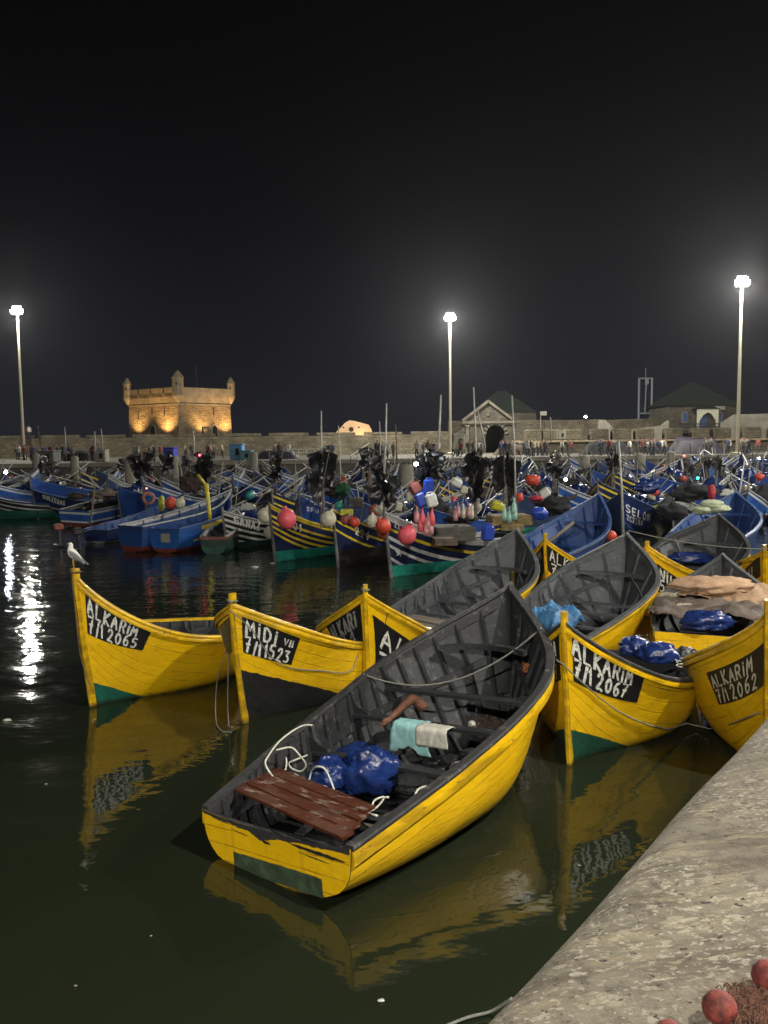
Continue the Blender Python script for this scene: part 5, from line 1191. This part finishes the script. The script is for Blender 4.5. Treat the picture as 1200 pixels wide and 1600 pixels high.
ball(599,822,26.2,24,RD,'red float against the star marked bow'); ball(598,832,26.6,20,DR,'dull red float below the red one near the star bow'); ball(582,815,27,20,CR,'cream float left of the red floats near the star bow')
ball(636,836,25.6,29,PK,'large bright pink float on the star marked bow'); ball(267,786,36,18,RD,'orange float in the blue boat with pale rail'); ball(281,786,36,16,CR,'cream float in the blue boat with pale rail')
ball(956,838,24,16,RD,'red float left of the empty ribbed boat bow'); ball(390,774,37,13,mat('teal_float',(.03,.25,.2),.5),'small teal float above the cream ones'); ball(530,790,30,14,mat('teal_float',(.03,.25,.2)),'teal float behind the bow numbered 224')
# flag marker bundles: poles with black flags lashed upright
M['flag']=mat('black_flag_plastic',(.012,.012,.014),.35,.3,10,.3,.01)
def flag_bundle(px,ptop,pbot,Y,label,seed,big=1.):
    top=at(px,ptop,Y); bot=at(px,pbot,Y); h=top[2]-bot[2]; rn_=random.Random(seed); r=empty('flag_marker_bundle',tuple(bot),0,label,'flag bundle','bundles of black flagged marker poles')
    q=MB(); 
    for k in range(7): a=rn_.uniform(0,6.3); q.tube([(.10*math.cos(a),.10*math.sin(a),-.3),(.04*math.cos(a),.04*math.sin(a),h*.5),(.30*math.cos(a+.6)*big,.2*math.sin(a),h*rn_.uniform(.85,1.08))],.017,5)
    q.build('poles',M['bare'],r)
    for k in range(int(13*big)):
        q=MB(); a=rn_.uniform(0,6.3); z=h*rn_.uniform(.5,1.05); w=rn_.uniform(.25,.6)*big; L=rn_.uniform(.35,.9)*big; n=6; g=[]; ca,sa=math.cos(a),math.sin(a)
        for i in range(n+1):
            u=i/n; row=[]
            for j in range(4):
                v=j/3; d=.05+w*v*(1-.45*u); zz=z-L*u+.10*v*(rn_.random()-.5)-v*.25*w; b=.22*noise.noise(Vector((u*3+k,v*3,seed)))
                row.append(q.vert((ca*d-sa*b,sa*d+ca*b,zz)))
            g.append(row)
        for i in range(n):
            for j in range(3): q.face([g[i][j],g[i+1][j],g[i+1][j+1],g[i][j+1]])
        q.build('flag',M['flag'],r,True)
    return r
for i,(px,a,b,Y,big,lab) in enumerate(((505,700,812,30,1.1,'black flag bundle above the broad yellow striped hull'),(578,700,760,33,.8,'black flag bundle left of the big concrete pile'),(602,712,805,27.5,1.15,'large black flag bundle above the red floats'),(668,700,770,25.5,1.0,'black flag bundle above the blue and white cans'),
  (741,702,800,29,1.1,'black flag bundle above the grey crates'),(789,702,800,29.5,1.1,'tall black flag bundle left of the open blue boat'),(222,705,745,46,1.3,'black flag bundle in front of the fort'),(262,708,742,48,.9,'smaller black flag bundle right of the first under the fort'),(316,706,760,42,1.0,'black flag bundle with the red light'),
  (866,705,760,40,.8,'black flag bundle right of the gatehouse'),(958,700,752,44,.9,'black flag bundle below the gantry'),(430,712,760,42,.8,'small black flag bundle left of the tall rod'),(70,712,748,54,1.,'black flag bundle at the left of the fleet'),(1120,712,750,44,.8,'black flag bundle below the pavilion'))):
    flag_bundle(px,a,b,Y,lab,i,big)
rnf=random.Random(9)
for k in range(22):
    x=60+1130*(k+rnf.uniform(.1,.9))/22; y=rnf.choice((712,716,722,726)); Y=rnf.uniform(50,66)
    flag_bundle(x,y,y+rnf.uniform(22,34),Y,'small black flag bundle near the far quay, %s of these from the left'%('first second third fourth fifth sixth seventh eighth ninth tenth eleventh twelfth thirteenth fourteenth fifteenth sixteenth seventeenth eighteenth nineteenth twentieth twenty-first twenty-second'.split()[k]),50+k,rnf.uniform(.4,.9))
# rods
def rod(x0,y0,x1,y1,Y,label,w=.045,m=None):
    a=at(x0,y0,Y); b=at(x1,y1,Y); mb=MB(); mb.tube([b,(a+b)/2+np.array([.02,0,0]),a],[w,w*.8,w*.55],6); return thing(mb,'rod',m or mat('pale_fibreglass_rod',(.42,.41,.36),.5),(0,0,0),label,'rod')
for a in ((502,642,501,790,30,'tall white rod left of the ochre blockhouse'),(604,630,600,740,27,'tall white rod between the blockhouse and the middle lamp post'),(689,617,683,715,26,'slightly tilted white rod left of the middle lamp post'),(740,605,746,800,29,'tallest rod in front of the gatehouse'),(800,618,806,790,29,'white rod right of the gatehouse arch'),(746,640,758,700,34,'short tilted rod before the archway'),
   (529,665,532,760,36,'short rod beside the lit blockhouse'),(593,658,594,720,38,'thin rod left of the tall white one'),(618,662,620,720,38,'thin dark rod right of the tall white one'),(302,672,303,720,44,'thin rod before the fort corner'),(101,667,102,700,58,'thin rod on the left of the fort'),(148,674,148,705,58,'thin rod below the fort left end'),(158,670,160,705,58,'thin rod nearest the fort left end'),
   (967,690,974,838,26,'long mooring rod standing by the white named bow'),(1163,720,1150,800,36,'rod standing at the right of the dull blue boat'),(860,652,861,690,60,'thin rod near the rampart notice board'),(148,760,140,820,40,'weathered brown stake standing in the water at left',),(684,700,672,800,26,'brown pole carrying the blue and white cans')):
    rod(*a[:5],a[5],.045 if a[4]<40 else .06,M['bare'] if ('stake' in a[5] or 'brown' in a[5] or 'dark' in a[5]) else None)
yl=mat('yellow_painted_pipe',(.55,.45,.03),.5); mb=MB(); mb.tube([at(322,755,36),at(327,800,36),at(328,815,36)],.09,8); mb.tube([at(323,760,36),at(309,742,36)],.07,6); thing(mb,'yellow_frame',yl,(0,0,0),'yellow pipe frame rising from the blue boat with pale rail','frame')
# plastic cans and fenders
def can(px,py,Y,w,h,m,label,tilt=0,rz=.3):
    p=at(px,py,Y); k=Y/CF; r=empty('jerrycan',tuple(p),rz,label,'jerrycan','plastic cans hung among the flag bundles'); r.rotation_euler=(tilt*.4,tilt,rz)
    q=MB(); q.bbox((0,0,0),(w*k,w*k*.7,h*k),0,w*k*.14); q.build('can_body',m,r,False); q=MB(); q.tube([(-w*k*.25,0,h*k*.5-.01),(-w*k*.25,0,h*k*.62),(w*k*.2,0,h*k*.62),(w*k*.2,0,h*k*.5-.01)],w*k*.06,6); q.lathe([(w*k*.1,0),(w*k*.1,h*k*.1)],(w*k*.34,0,h*k*.5),8); q.build('handle',m,r)
BC=mat('blue_plastic_can',(.02,.055,.36),.35,.15,9,.2,.01); WC=mat('white_plastic_can',(.60,.60,.56),.4,.15,9,.2,.01); RC=mat('rust_red_can',(.19,.04,.025),.5,.2,9,.2,.01); GC=mat('cream_plastic_can',(.42,.40,.30),.5,.2,9,.2,.01)
can(669,761,25,15,23,BC,'upper blue can hung on the brown pole',.1); can(658,781,25,18,22,BC,'lower blue can hung left of the white one',-.35); can(674,782,24.9,17,21,WC,'white can hung below the blue ones',-.25); can(649,763,25.1,17,18,RC,'rust red can left of the blue ones',-.5); can(641,776,25.2,14,15,GC,'cream can behind the lower blue one')
can(713,754,28,17,13,WC,'white can hung on the flag bundle above the crates',.5); can(724,766,28.5,13,11,GC,'cream can below the hung white one',.1); can(762,833,24.5,19,24,BC,'blue can standing beside the grey ribbed bow',.05); can(776,791,27,20,14,mat('yellow_plastic_can',(.42,.40,.03),.45),'yellow can left of the green bottle floats',.25); can(593,797,28,14,12,GC,'cream can above the red floats by the star bow',.7); can(851,770,30,14,16,WC,'white can on the clothes pile right of the orange float',.9)
can(623,792,26,11,13,GC,'pale can resting on the star marked bow',.2); can(597,788,28,6,13,WC,'slim white can above the cream one',.1)
# bottle floats
def bottle_float(px,py,Y,m,label,s=1.):
    p=at(px,py,Y); mb=MB(); r=.085*s; mb.lathe([(.0001,-.2*s),(r,-.17*s),(r*1.1,0),(r*.9,.12*s),(r*.35,.25*s),(r*.3,.36*s),(.0001,.37*s)],(0,0,0),10); thing(mb,'bottle_float',m,p,label,'float','bottle shaped floats')
PT=mat('pink_white_float',(.60,.28,.28),.55,.3,6,.2,.01); AQ=mat('pale_aqua_float',(.30,.50,.42),.5,.2,6,.2,.01)
for i,(x,y) in enumerate(((651,808),(660,812),(669,818),(657,822),(666,828),(675,812),(673,826))): bottle_float(x,y,25.2,(PT,PK)[i%2],'%s bottle float under the hung cans, number from top left'%('upper pink','second pale','third rosy','fourth lower','fifth low','right hand upper','right hand lower')[i])
for i,(x,y) in enumerate(((788,805),(796,808),(804,804),(803,795))): bottle_float(x,y,27,AQ,'%s pale green bottle float by the open blue boat'%('left','middle','right','upper right')[i])
for i,(x,y) in enumerate(((716,800),(724,802),(733,801),(737,803),(712,806))): bottle_float(x,y,28,(PT,CR)[i%2],'%s bottle float on the grey crates'%('second cream','middle pale','fourth rosy','rightmost cream','leftmost pale')[i],.9)
# crates, chests and heaps on the star boat and beside it
def chest(px,py,Y,w,h,d,m,label,rz=.2,name='crate',cat='crate'):
    p=at(px,py,Y); k=Y/CF; q=MB(); q.bbox((0,0,0),(w*k,d,h*k),0,.03); n=max(2,int(h*k/.14))
    for i in range(n): q.box((0,0,-h*k/2+(i+.5)*h*k/n),(w*k+.03,d+.03,h*k/n*.72))
    return thing(q,name,m,p,label,cat,None,False,rz)
chest(705,832,27.5,62,22,1.2,mat('grey_wood_crate',(.08,.075,.06),.8,.3,6,.4,.02),'long grey wooden crate aboard the star marked boat'); chest(694,845,26.,34,12,.8,mat('brown_wood_crate',(.11,.08,.06),.8,.3,6,.4,.02),'small brown crate below the long grey one',.1)
chest(795,812,28,62,16,1.0,mat('yellow_brown_crate',(.26,.19,.08),.8,.35,6,.5,.02),'yellow brown crate under the green bottle floats',.1); chest(800,823,27.4,34,10,.7,mat('yellow_brown_crate',(.26,.19,.08)),'lower yellow brown crate near the blue can',-.1); chest(542,800,29,18,9,.5,mat('yellow_plastic_can',(.42,.40,.03)),'yellow box behind the bow numbered 224',0.); chest(557,785,30,20,14,.7,mat('grey_wood_crate',(.08,.075,.06)),'dark wood box below the green net',0.)
GN=[(535,765,31,26,20,'net_green','green net heap between the flag bundles'),(718,812,29,52,14,'net_dark','dark net heap behind the grey crate'),(300,755,42,34,30,'net_brown','brown net hung behind the yellow pipe frame'),(865,790,30,48,26,'net_dark','dark clothes and nets heaped left of the open blue boat'),(1050,800,31,44,26,'net_dark','dark net heap right of the white named bow'),(525,770,33,30,16,'net_brown','low brown net heap left of the green one'),(1085,770,36,60,24,'net_dark','wide dark net heap at the right'),(160,772,44,40,14,'bare','brown net heap in the left boats'),(120,775,46,30,10,'net_brown','low brown net heap over the lettered navy boat'),(1010,760,37,40,22,'plastic_blue','blue sheeted heap behind the navy named bow')]
for i,(x,y,Y,w,h,m,lab) in enumerate(GN):
    k=Y/CF; mb=MB(); mb.lump((0,0,0),(w*k/2,w*k*.35,h*k/2),100+i,.5,2.0,26,16,ridge=.3); thing(mb,'net_heap',M[m],at(x,y,Y),lab,'net')
for (x,y,Y,w,h,m,lab) in ((843,802,27.5,26,20,BC,'bright blue bag in the boat left of the open blue one'),(838,779,29,22,10,mat('crimson_cloth',(.35,.02,.04),.7),'crimson cloth on the clothes pile'),(833,750,33,22,18,RD,'orange red buoy bag above the clothes pile'),(800,748,34,14,14,DR,'dull red round bag behind the flag poles'),(812,777,29,11,15,RD,'orange bag hung at the right of the flag poles'),(1112,770,34,12,26,mat('crimson_cloth',(.35,.02,.04)),'red jacket hung on a pole at the right'),(252,786,37,10,24,mat('yellow_plastic_can',(.42,.40,.03)),'yellow oilskin beside the orange float'),(1068,748,50,9,9,RD,'orange buoy bag in the far right boats'),(1187,745,46,14,12,RD,'orange float bag at the right edge'),(607,752,38,10,16,DR,'dull red bag by the concrete pile'),(930,765,34,20,22,'x','x')):
    if lab=='x': continue
    k=Y/CF; mb=MB(); mb.lump((0,0,0),(w*k/2,w*k*.4,h*k/2),int(x),.3,1.8,18,12,ridge=.4); thing(mb,'bag',m,at(x,y,Y),lab,'bag')
# lifebuoy ring
mb=MB(); c=at(232,779,38); P=[c+np.array([.24*math.cos(a),.05*math.sin(a*2),.24*math.sin(a)]) for a in [i*math.pi/10 for i in range(21)]]; mb.tube(P,.075,8,cap=False); thing(mb,'ring_float',mat('faded_orange_ring',(.35,.13,.09),.6),(0,0,0),'faded orange ring float hanging beside the brown net','ring')
# scattered small gear through the packed rows
def scatter():
    rn=random.Random(77); kinds=[('orange ball float',lambda:None),]
    protoS={}
    def sph(m,r): mb=MB(); mb.lathe([(.0001,-r)]+[(r*math.sin(math.pi*i/8),-r*math.cos(math.pi*i/8)) for i in range(1,8)]+[(.0001,r)],(0,0,0),12); return mb.mesh('float_buoy',m,True)
    def bx(m,d): mb=MB(); mb.bbox((0,0,0),d,0,.04); mb.box((0,0,d[2]/2+.03),(d[0]*.4,d[1]*.3,.06)); return mb.mesh('box',m)
    def rodm(m,L): mb=MB(); mb.tube([(0,0,-.8),(.03,0,L*.5),(0,0,L)],[.03,.025,.018],5); return mb.mesh('rod',m)
    def lm(m,r,s): mb=MB(); mb.lump((0,0,0),r,s,.5,2.,18,12,ridge=.4); return mb.mesh('heap',m,True)
    S=[('small white scrap','plastic_scrap','scrap',[lm(WC,(.16,.12,.08),9),lm(WC,(.3,.07,.05),10)],96,'scraps'),('orange red ball float','float_buoy','float',[sph(RD,.24)],16,'floats'),('cream ball float','float_buoy','float',[sph(CR,.22)],18,'floats'),('pink ball float','float_buoy','float',[sph(PK,.2)],5,'floats'),
       ('white plastic box','fish_box','box',[bx(WC,(.6,.4,.3))],34,'boxes'),('blue plastic box','fish_box','box',[bx(BC,(.6,.4,.35))],14,'boxes'),('grey wooden box','fish_box','box',[bx(M['bare'],(.7,.45,.35))],16,'boxes'),
       ('slender pale rod','rod','rod',[rodm(mat('pale_fibreglass_rod',(.42,.41,.36)),1.5),rodm(mat('pale_fibreglass_rod',(.42,.41,.36)),2.2)],98,'rods'),('brown wooden stake','rod','rod',[rodm(M['bare'],1.5),rodm(M['bare'],2.1)],75,'rods'),
       ('black net heap','net_heap','net',[lm(M['net_dark'],(.8,.5,.45),1),lm(M['net_dark'],(.6,.5,.6),2)],60,'heaps'),('brown net heap','net_heap','net',[lm(M['net_brown'],(.8,.5,.4),3)],26,'heaps'),('blue plastic bundle','plastic_bundle','bundle',[lm(M['plastic_blue'],(.8,.5,.45),4),lm(M['plastic_blue'],(.6,.6,.6),5)],80,'heaps'),('pale cloth bundle','cloth_bundle','bundle',[lm(M['pale_cloth'],(.3,.22,.18),6)],60,'heaps'),('dark red bundle','cloth_bundle','bundle',[lm(DR,(.35,.3,.3),7)],10,'heaps')]
    tgt=[f for f in fleet if True]
    for desc,name,cat,meshes,n,g in S:
        L=[]
        for _ in range(n):
            row,x,i,b=rn.choice(tgt); h=b.rotation_euler[2]; u=rn.uniform(.6,5.4); v=rn.uniform(-.8,.8); X=b.location[0]+math.cos(h)*u-math.sin(h)*v; Y=b.location[1]+math.sin(h)*u+math.cos(h)*v
            z=((1.0 if g!='rods' else .9)+rn.uniform(.05,.55)*(g!='rods'))*(1+.09*max(0,row-1)); o=bpy.data.objects.new(name,rn.choice(meshes)); C.objects.link(o); o.location=(X,Y,z); o.rotation_euler=(rn.gauss(0,.18),rn.gauss(0,.18),rn.uniform(0,6.3)); s=rn.uniform(.75,1.25); o.scale=(s,s,s)
            px=proj((X,Y,z))[0]
            if px<-20 or px>1220: bpy.data.objects.remove(o); continue
            L.append((px,o))
        L.sort(key=lambda a:a[0])
        for k,(px,o) in enumerate(L):
            tag(o,'%s in the packed blue fleet, %s of its kind from the left'%(desc,ORD[k] if k<len(ORD) else 'last'),cat,desc+'s among the packed boats')
scatter()
# small lit boat lamps
def boat_lamp(px,py,Y,col,e,label,r=.07,pw=0):
    p=at(px,py,Y); ro=empty('deck_lamp',tuple(p),0,label,'lamp'); q=MB(); q.lathe([(.0001,-r),(r*.8,-r*.5),(r,0),(r*.8,r*.5),(.0001,r)],(0,0,0),10); q.build('bulb',mat('lit_'+label.split()[0]+'_bulb',(.8,.8,.8),.4,0,1,0,emit=(*col,e)),ro,True)
    q=MB(); q.lathe([(r*.5,r*.6),(r*.9,r*1.0),(r*.9,r*1.5),(.0001,r*1.6)],(0,0,0),8); q.tube([(0,.05,r),(0,.05,-.9)],.012,5); q.build('lamp_holder',M['flag'],ro)
    if pw: light('lamp_light',tuple(p-np.array([0,.25,0])),pw,col,.06)
boat_lamp(650,725,25,(.85,.93,1),60,'white deck lamp glaring beside the concrete pile',.065,40); boat_lamp(9,738,52,(.85,.93,1),60,'cold deck lamp at the left edge of the fleet',.11,80); boat_lamp(884,749,36,(.95,.98,1),50,'bright deck lamp above the open blue boat',.07,40); boat_lamp(312,711,42,(1,.05,.08),10,'red deck lamp on the flag bundle under the fort',.07); boat_lamp(1069,712,60,(1,.06,.05),10,'crimson deck lamp near the far quay at right',.08); boat_lamp(1090,747,44,(.0,.9,.45),20,'green deck lamp in the right hand boats',.07); boat_lamp(229,763,38,(1,.12,.05),10,'orange deck lamp above the ring float',.04)
p=at(915,651,125); boat_lamp(915,651,125,(.85,.95,1),80,'small floodlight on the rear rampart',.2,300)
# concrete fender piles before the far quay
def pile(px,pt,pb,Y,w,label):
    a=at(px,pt,Y); r=w*Y/CF/2; mb=MB(); mb.lathe([(r,-1.),(r,a[2]-r*.5),(r*.75,a[2]-.05),(.0001,a[2]+.02)],(0,0,0),12); thing(mb,'concrete_pile',M['quay_far2'],(a[0],a[1],0),label,'pile','round concrete piles before the far quay',True)
M['quay_far2']=concrete('pile_concrete',(.30,.28,.22),False,.8)
for px,pt,Y,w,lab in ((202,715,60,19,'broad concrete pile under the fort'),(116,712,62,13,'concrete pile at the left of the fleet'),(634,725,50,24,'widest concrete pile beside the bright deck lamp'),(272,712,62,13,'narrow concrete pile below the fort corner'),(396,706,64,13,'concrete pile right of the blue kiosk'),(913,711,65,17,'concrete pile left of the gantry'),(1000,709,66,17,'concrete pile below the gantry'),(1048,705,70,13,'concrete pile below the pavilion left side'),(806,716,62,11,'concrete pile in front of the gatehouse'),(56,708,60,12,'leftmost of the round concrete piles')):
    pile(px,pt,0,Y,w,lab)
# ================================================================ FAR QUAY LIFE
def person_mesh(pose,cm,seed):
    """one skinned body; pose: joints"""
    rn=random.Random(seed); me=bpy.data.meshes.new('p'); st_={'stand':(.10,.10,.28,.28),'walk':(.28,-.22,.30,.2),'bag':(.08,.1,.22,.34)}[pose]; l1,l2,a1,a2=st_
    V=[(0,0,.95),(0,0,1.2),(0,.0,1.42),(0,0,1.53),(0,-.02,1.66),(0,-.01,1.76),(-.10,0,.9),(-.11,-l1*.6,.5),(-.12,-l1*.3+.0,.07),(-.12,-l1*.3-.14,.04),(.10,0,.9),(.11,-l2*.6,.5),(.12,l2*.3,.07),(.12,l2*.3-.14,.04),(-.2,0,1.42),(-.25,.02,1.14),(-.24,-a1*.6,.9),(-.23,-a1*.75,.82),(.2,0,1.42),(.26,.02,1.14),(.24,-a2*.6,.92),(.23,-a2*.8,.85)]
    Ed=[(0,1),(1,2),(2,3),(3,4),(4,5),(0,6),(6,7),(7,8),(8,9),(0,10),(10,11),(11,12),(12,13),(2,14),(14,15),(15,16),(16,17),(2,18),(18,19),(19,20),(20,21)]
    Rr=[.15,.145,.15,.06,.105,.085,.10,.075,.05,.045,.10,.075,.05,.045,.075,.055,.042,.045,.075,.055,.042,.045]
    me.from_pydata(V,Ed,[]); o=bpy.data.objects.new('p',me); bpy.context.scene.collection.objects.link(o); o.modifiers.new('s','SKIN'); 
    for i,d in enumerate(me.skin_vertices[0].data): d.radius=(Rr[i]*(1.25 if i<3 else 1),Rr[i]); d.use_root=(i==0)
    o.modifiers.new('u','SUBSURF').levels=1; bpy.context.view_layer.update(); dg=bpy.context.evaluated_depsgraph_get(); m2=bpy.data.meshes.new_from_object(o.evaluated_get(dg)); bpy.data.objects.remove(o)
    skin=mat('skin_tone',(.24,.13,.08),.6,.1,20,0); hair=mat('dark_hair',(.015,.012,.01),.7,.1,20,0); tr=mat('dark_trousers',(.025,.028,.04),.8,.2,10,0)
    m2.materials.clear(); 
    for m in (cm,tr,skin,hair): m2.materials.append(m)
    for f in m2.polygons:
        c=f.center; f.material_index=3 if (c.z>1.72 or (c.z>1.6 and c.y>.02)) else 2 if c.z>1.52 else 1 if c.z<.93 and abs(c.x)<.19 else 2 if (c.z<.9 and abs(c.x)>.19) else 0; f.use_smooth=True
    return m2
CL=[('black',(.015,.015,.018)),('navy',(.02,.03,.08)),('grey',(.10,.10,.10)),('white',(.45,.45,.42)),('brown',(.09,.06,.04)),('dark red',(.16,.025,.02)),('beige',(.28,.23,.16))]
PM=[(c[0],pz_,person_mesh(pz_,mat(c[0].replace(' ','_')+'_jacket',c[1],.8,.2,8,0),k)) for k,c in enumerate(CL) for pz_ in ('stand','walk')]
rn=random.Random(3); ppl=[]
spans=[(20,60,94,9),(60,190,94,20),(230,360,92,18),(400,690,93,34),(700,900,96,46),(900,1030,96,34),(1030,1110,94,18),(1130,1199,93,14)]
for x0,x1,Y,n in spans:
    for _ in range(n):
        c,ps,me=rn.choice(PM); cen=cen if (_ and rn.random()<.62) else rn.uniform(x0,x1); x=min(x1,max(x0,cen+rn.gauss(0,5))); yy=Y+rn.uniform(-12,9); p=at(x,700,yy); o=bpy.data.objects.new('person',me); C.objects.link(o); o.location=(p[0],yy,2.8); o.rotation_euler=(0,0,rn.uniform(0,6.3)); s=rn.uniform(.93,1.06); o.scale=(s,s,s); ppl.append((x,c,ps,o))
ppl.sort(key=lambda a:a[0]); cnt={}
for x,c,ps,o in ppl:
    k=(c,ps); cnt[k]=cnt.get(k,0)+1
    tag(o,'person in %s jacket %s on the far quay, %s such from the left'%(c,{'stand':'standing','walk':'walking'}[ps],ORD[min(cnt[k]-1,len(ORD)-1)]),'person','people strolling on the far quay')
# two people sitting high on the wall beside the left lamp post
for i,(x,c) in enumerate(((33,5),(36,3),(50,0))):
    p=at(x,668,115); o=bpy.data.objects.new('person',PM[c*2][2]); C.objects.link(o); o.location=(p[0],117,at(x,684,117)[2]-.1); o.rotation_euler=(0,0,i); tag(o,('person in dark red top standing on the sea wall by the left lamp post','person in pale top standing on the sea wall by the left lamp post','person in black standing on the sea wall right of the lamp post')[i],'person')
# kiosks, boxes, handcarts and covered stalls
def kiosk(px,py,Y,w,h,m,label,name='kiosk',cat='kiosk',d=1.8,base=2.8):
    p=at(px,py,Y); k=Y/CF; r=empty(name,(p[0],Y,base),0,label,cat); q=MB(); q.bbox((0,d/2,h*k/2),(w*k,d,h*k),0,.06); q.build('body',m,r); q=MB(); q.bbox((0,d/2,h*k+.05),(w*k*1.08,d*1.08,.12),0,.03); q.build('roof',m,r)
    q=MB(); q.box((w*k*.12,-.012,h*k*.55),(w*k*.3,.05,h*k*.45)); q.build('opening',M['darkhole'],r)
kiosk(368,697,84,20,24,mat('light_blue_kiosk',(.10,.27,.50),.5),'light blue kiosk on the quay right of the fort'); kiosk(383,703,83,18,14,mat('teal_kiosk',(.07,.20,.26),.5),'low teal box beside the light blue kiosk'); kiosk(263,700,86,17,19,mat('royal_blue_tank',(.04,.05,.40),.5),'royal blue box with pale lid below the fort','storage_box','box'); kiosk(211,700,88,11,20,M['plaster'],'white board standing below the fort left end','notice_board','board',.3); kiosk(155,704,82,18,18,M['plaster'],'pale cabinet left of the fort','cabinet','cabinet',1.2); kiosk(70,700,84,26,17,mat('grey_van_paint',(.13,.13,.13),.5),'grey stall at the left under the sea wall','stall','stall',2.); kiosk(718,694,90,18,22,M['plaster'],'pale panel hung beside the middle lamp post','panel','panel',.3,base=3.6); kiosk(878,690,92,11,12,M['plaster'],'small white cabinet on the bastion ledge','cabinet','cabinet',.6,base=4.6)
def stall(px0,px1,py,Y,m,label,h=2.):
    a=at(px0,py,Y);b=at(px1,py,Y); w=b[0]-a[0]; r=empty('covered_stall',((a[0]+b[0])/2,Y,2.8),0,label,'stall'); q=MB(); n=22; g=[]; rn=random.Random(px0)
    for i in range(n+1):
        x=-w/2+w*i/n; row=[]
        for j in range(9):
            v=j/8; e=min(1,5*i/n,5*(1-i/n)); zz=h*(math.sin(math.pi*min(1,max(.0,v)))**.45)*e*(.88+.22*noise.noise(Vector((x*.9,v*3,px0)))); row.append(q.vert((x,-1.1+2.2*v,max(0,zz))))
        g.append(row)
    for i in range(n):
        for j in range(8): q.face([g[i][j],g[i+1][j],g[i+1][j+1],g[i][j+1]])
    q.build('cover',m,r,True)
    q=MB(); 
    for i in range(4): q.tube([(-w*.4+w*.27*i,-1.15,0),(-w*.4+w*.27*i,-1.15,h*.7)],.05,5)
    q.build('post',M['bare'],r)
dk=mat('dark_purple_tarpaulin',(.035,.028,.045),.6,.3,2,.4,.05)
stall(1040,1132,700,94,dk,'dark tarpaulin covered stall below the pavilion',2.1); stall(905,990,702,97,M['net_dark'],'dark covered stall right of the gatehouse',1.6); stall(770,835,702,99,M['net_brown'],'brown covered stall in front of the gatehouse right side',1.4); stall(395,470,706,90,dk,'low covered stall right of the blue kiosk',1.1); stall(85,150,702,90,M['net_dark'],'low dark stall under the sea wall left of the fort',1.3)
# gangway with white rails
def gangway():
    A=at(548,735,74); B=at(577,714,78); r=empty('gangway',tuple(A),0,'pale railed gangway sloping up to the far quay','gangway'); d=B-A; m=mat('pale_rail_paint',(.42,.42,.38),.5)
    q=MB(); q.tube([(0,0,0),tuple(d)],.12,4); q.tube([(0,1.2,0),tuple(d+np.array([0,1.2,0]))],.12,4); q.build('beam',M['gpost'],r)
    for z in (.5,.9,1.3): q=MB(); q.tube([(0,0,z),tuple(d+np.array([0,0,z]))],.05,5); q.build('rail',m,r)
    for f in (0,.33,.66,1.): q=MB(); q.tube([tuple(d*f),tuple(d*f+np.array([0,0,1.35]))],.05,5); q.build('rail_post',m,r)
gangway()
a=at(416,703,100);b=at(517,703,100); r=empty('handrail',((a[0]+b[0])/2,100,2.8),0,'long white handrail on the far quay left of the blockhouse','railing'); m=mat('pale_rail_paint',(.42,.42,.38)); w=b[0]-a[0]
for z in (.55,.95): q=MB(); q.tube([(-w/2,0,z),(w/2,0,z)],.05,5); q.build('rail',m,r)
for i in range(9): q=MB(); q.tube([(-w/2+w*i/8,0,0),(-w/2+w*i/8,0,1.)],.045,5); q.build('rail_post',m,r)
# litter floating near the boats
for i,(x,y,w) in enumerate(((398,886,.10),(426,880,.07),(11,1125,.05),(595,1563,.02),(72,1225,.014),(236,1462,.009),(905,1352,.012),(118,1540,.01))):
    mb=MB(); mb.lump((0,0,0),(w*1.4,w,w*.35),i+300,.5,2,10,6); thing(mb,'floating_scrap',M['pale_cloth'] if i>3 else M['cloth_w'],onz(x,y,.012),('largest white scrap floating before the striped hulls','smaller white scrap floating at the green foot','white scrap floating at the left edge','tiny speck floating near the bottom','pale speck floating left of the front boat','pale speck floating below the front boat stern','pale leaf floating right of the front boat','pale speck floating in the lower left corner')[i],'litter')
rope('rope',sag(H9.world(H9.pt(1,1,1)+np.array([0,0,.06])),at(1215,858,20),.12,10),.012,M['rope_g'],'pale mooring line from the ribbed boat bow to the right edge',smooth=1)

# ================================================================ sea mist in the harbour air
HAZE=.000085
def haze():
    m=bpy.data.materials.new('sea_mist'); m.use_nodes=True; n=m.node_tree; n.nodes.remove(n.nodes['Principled BSDF']); v=n.nodes.new('ShaderNodeVolumePrincipled'); v.inputs['Color'].default_value=(.85,.88,.95,1); v.inputs['Density'].default_value=HAZE; v.inputs['Anisotropy'].default_value=.78
    n.links.new(v.outputs[0],n.nodes['Material Output'].inputs['Volume']); mb=MB(); mb.box((10,75,24.5),(240,232,52)); tag(mb.build('haze',m),kind='stuff')
haze()
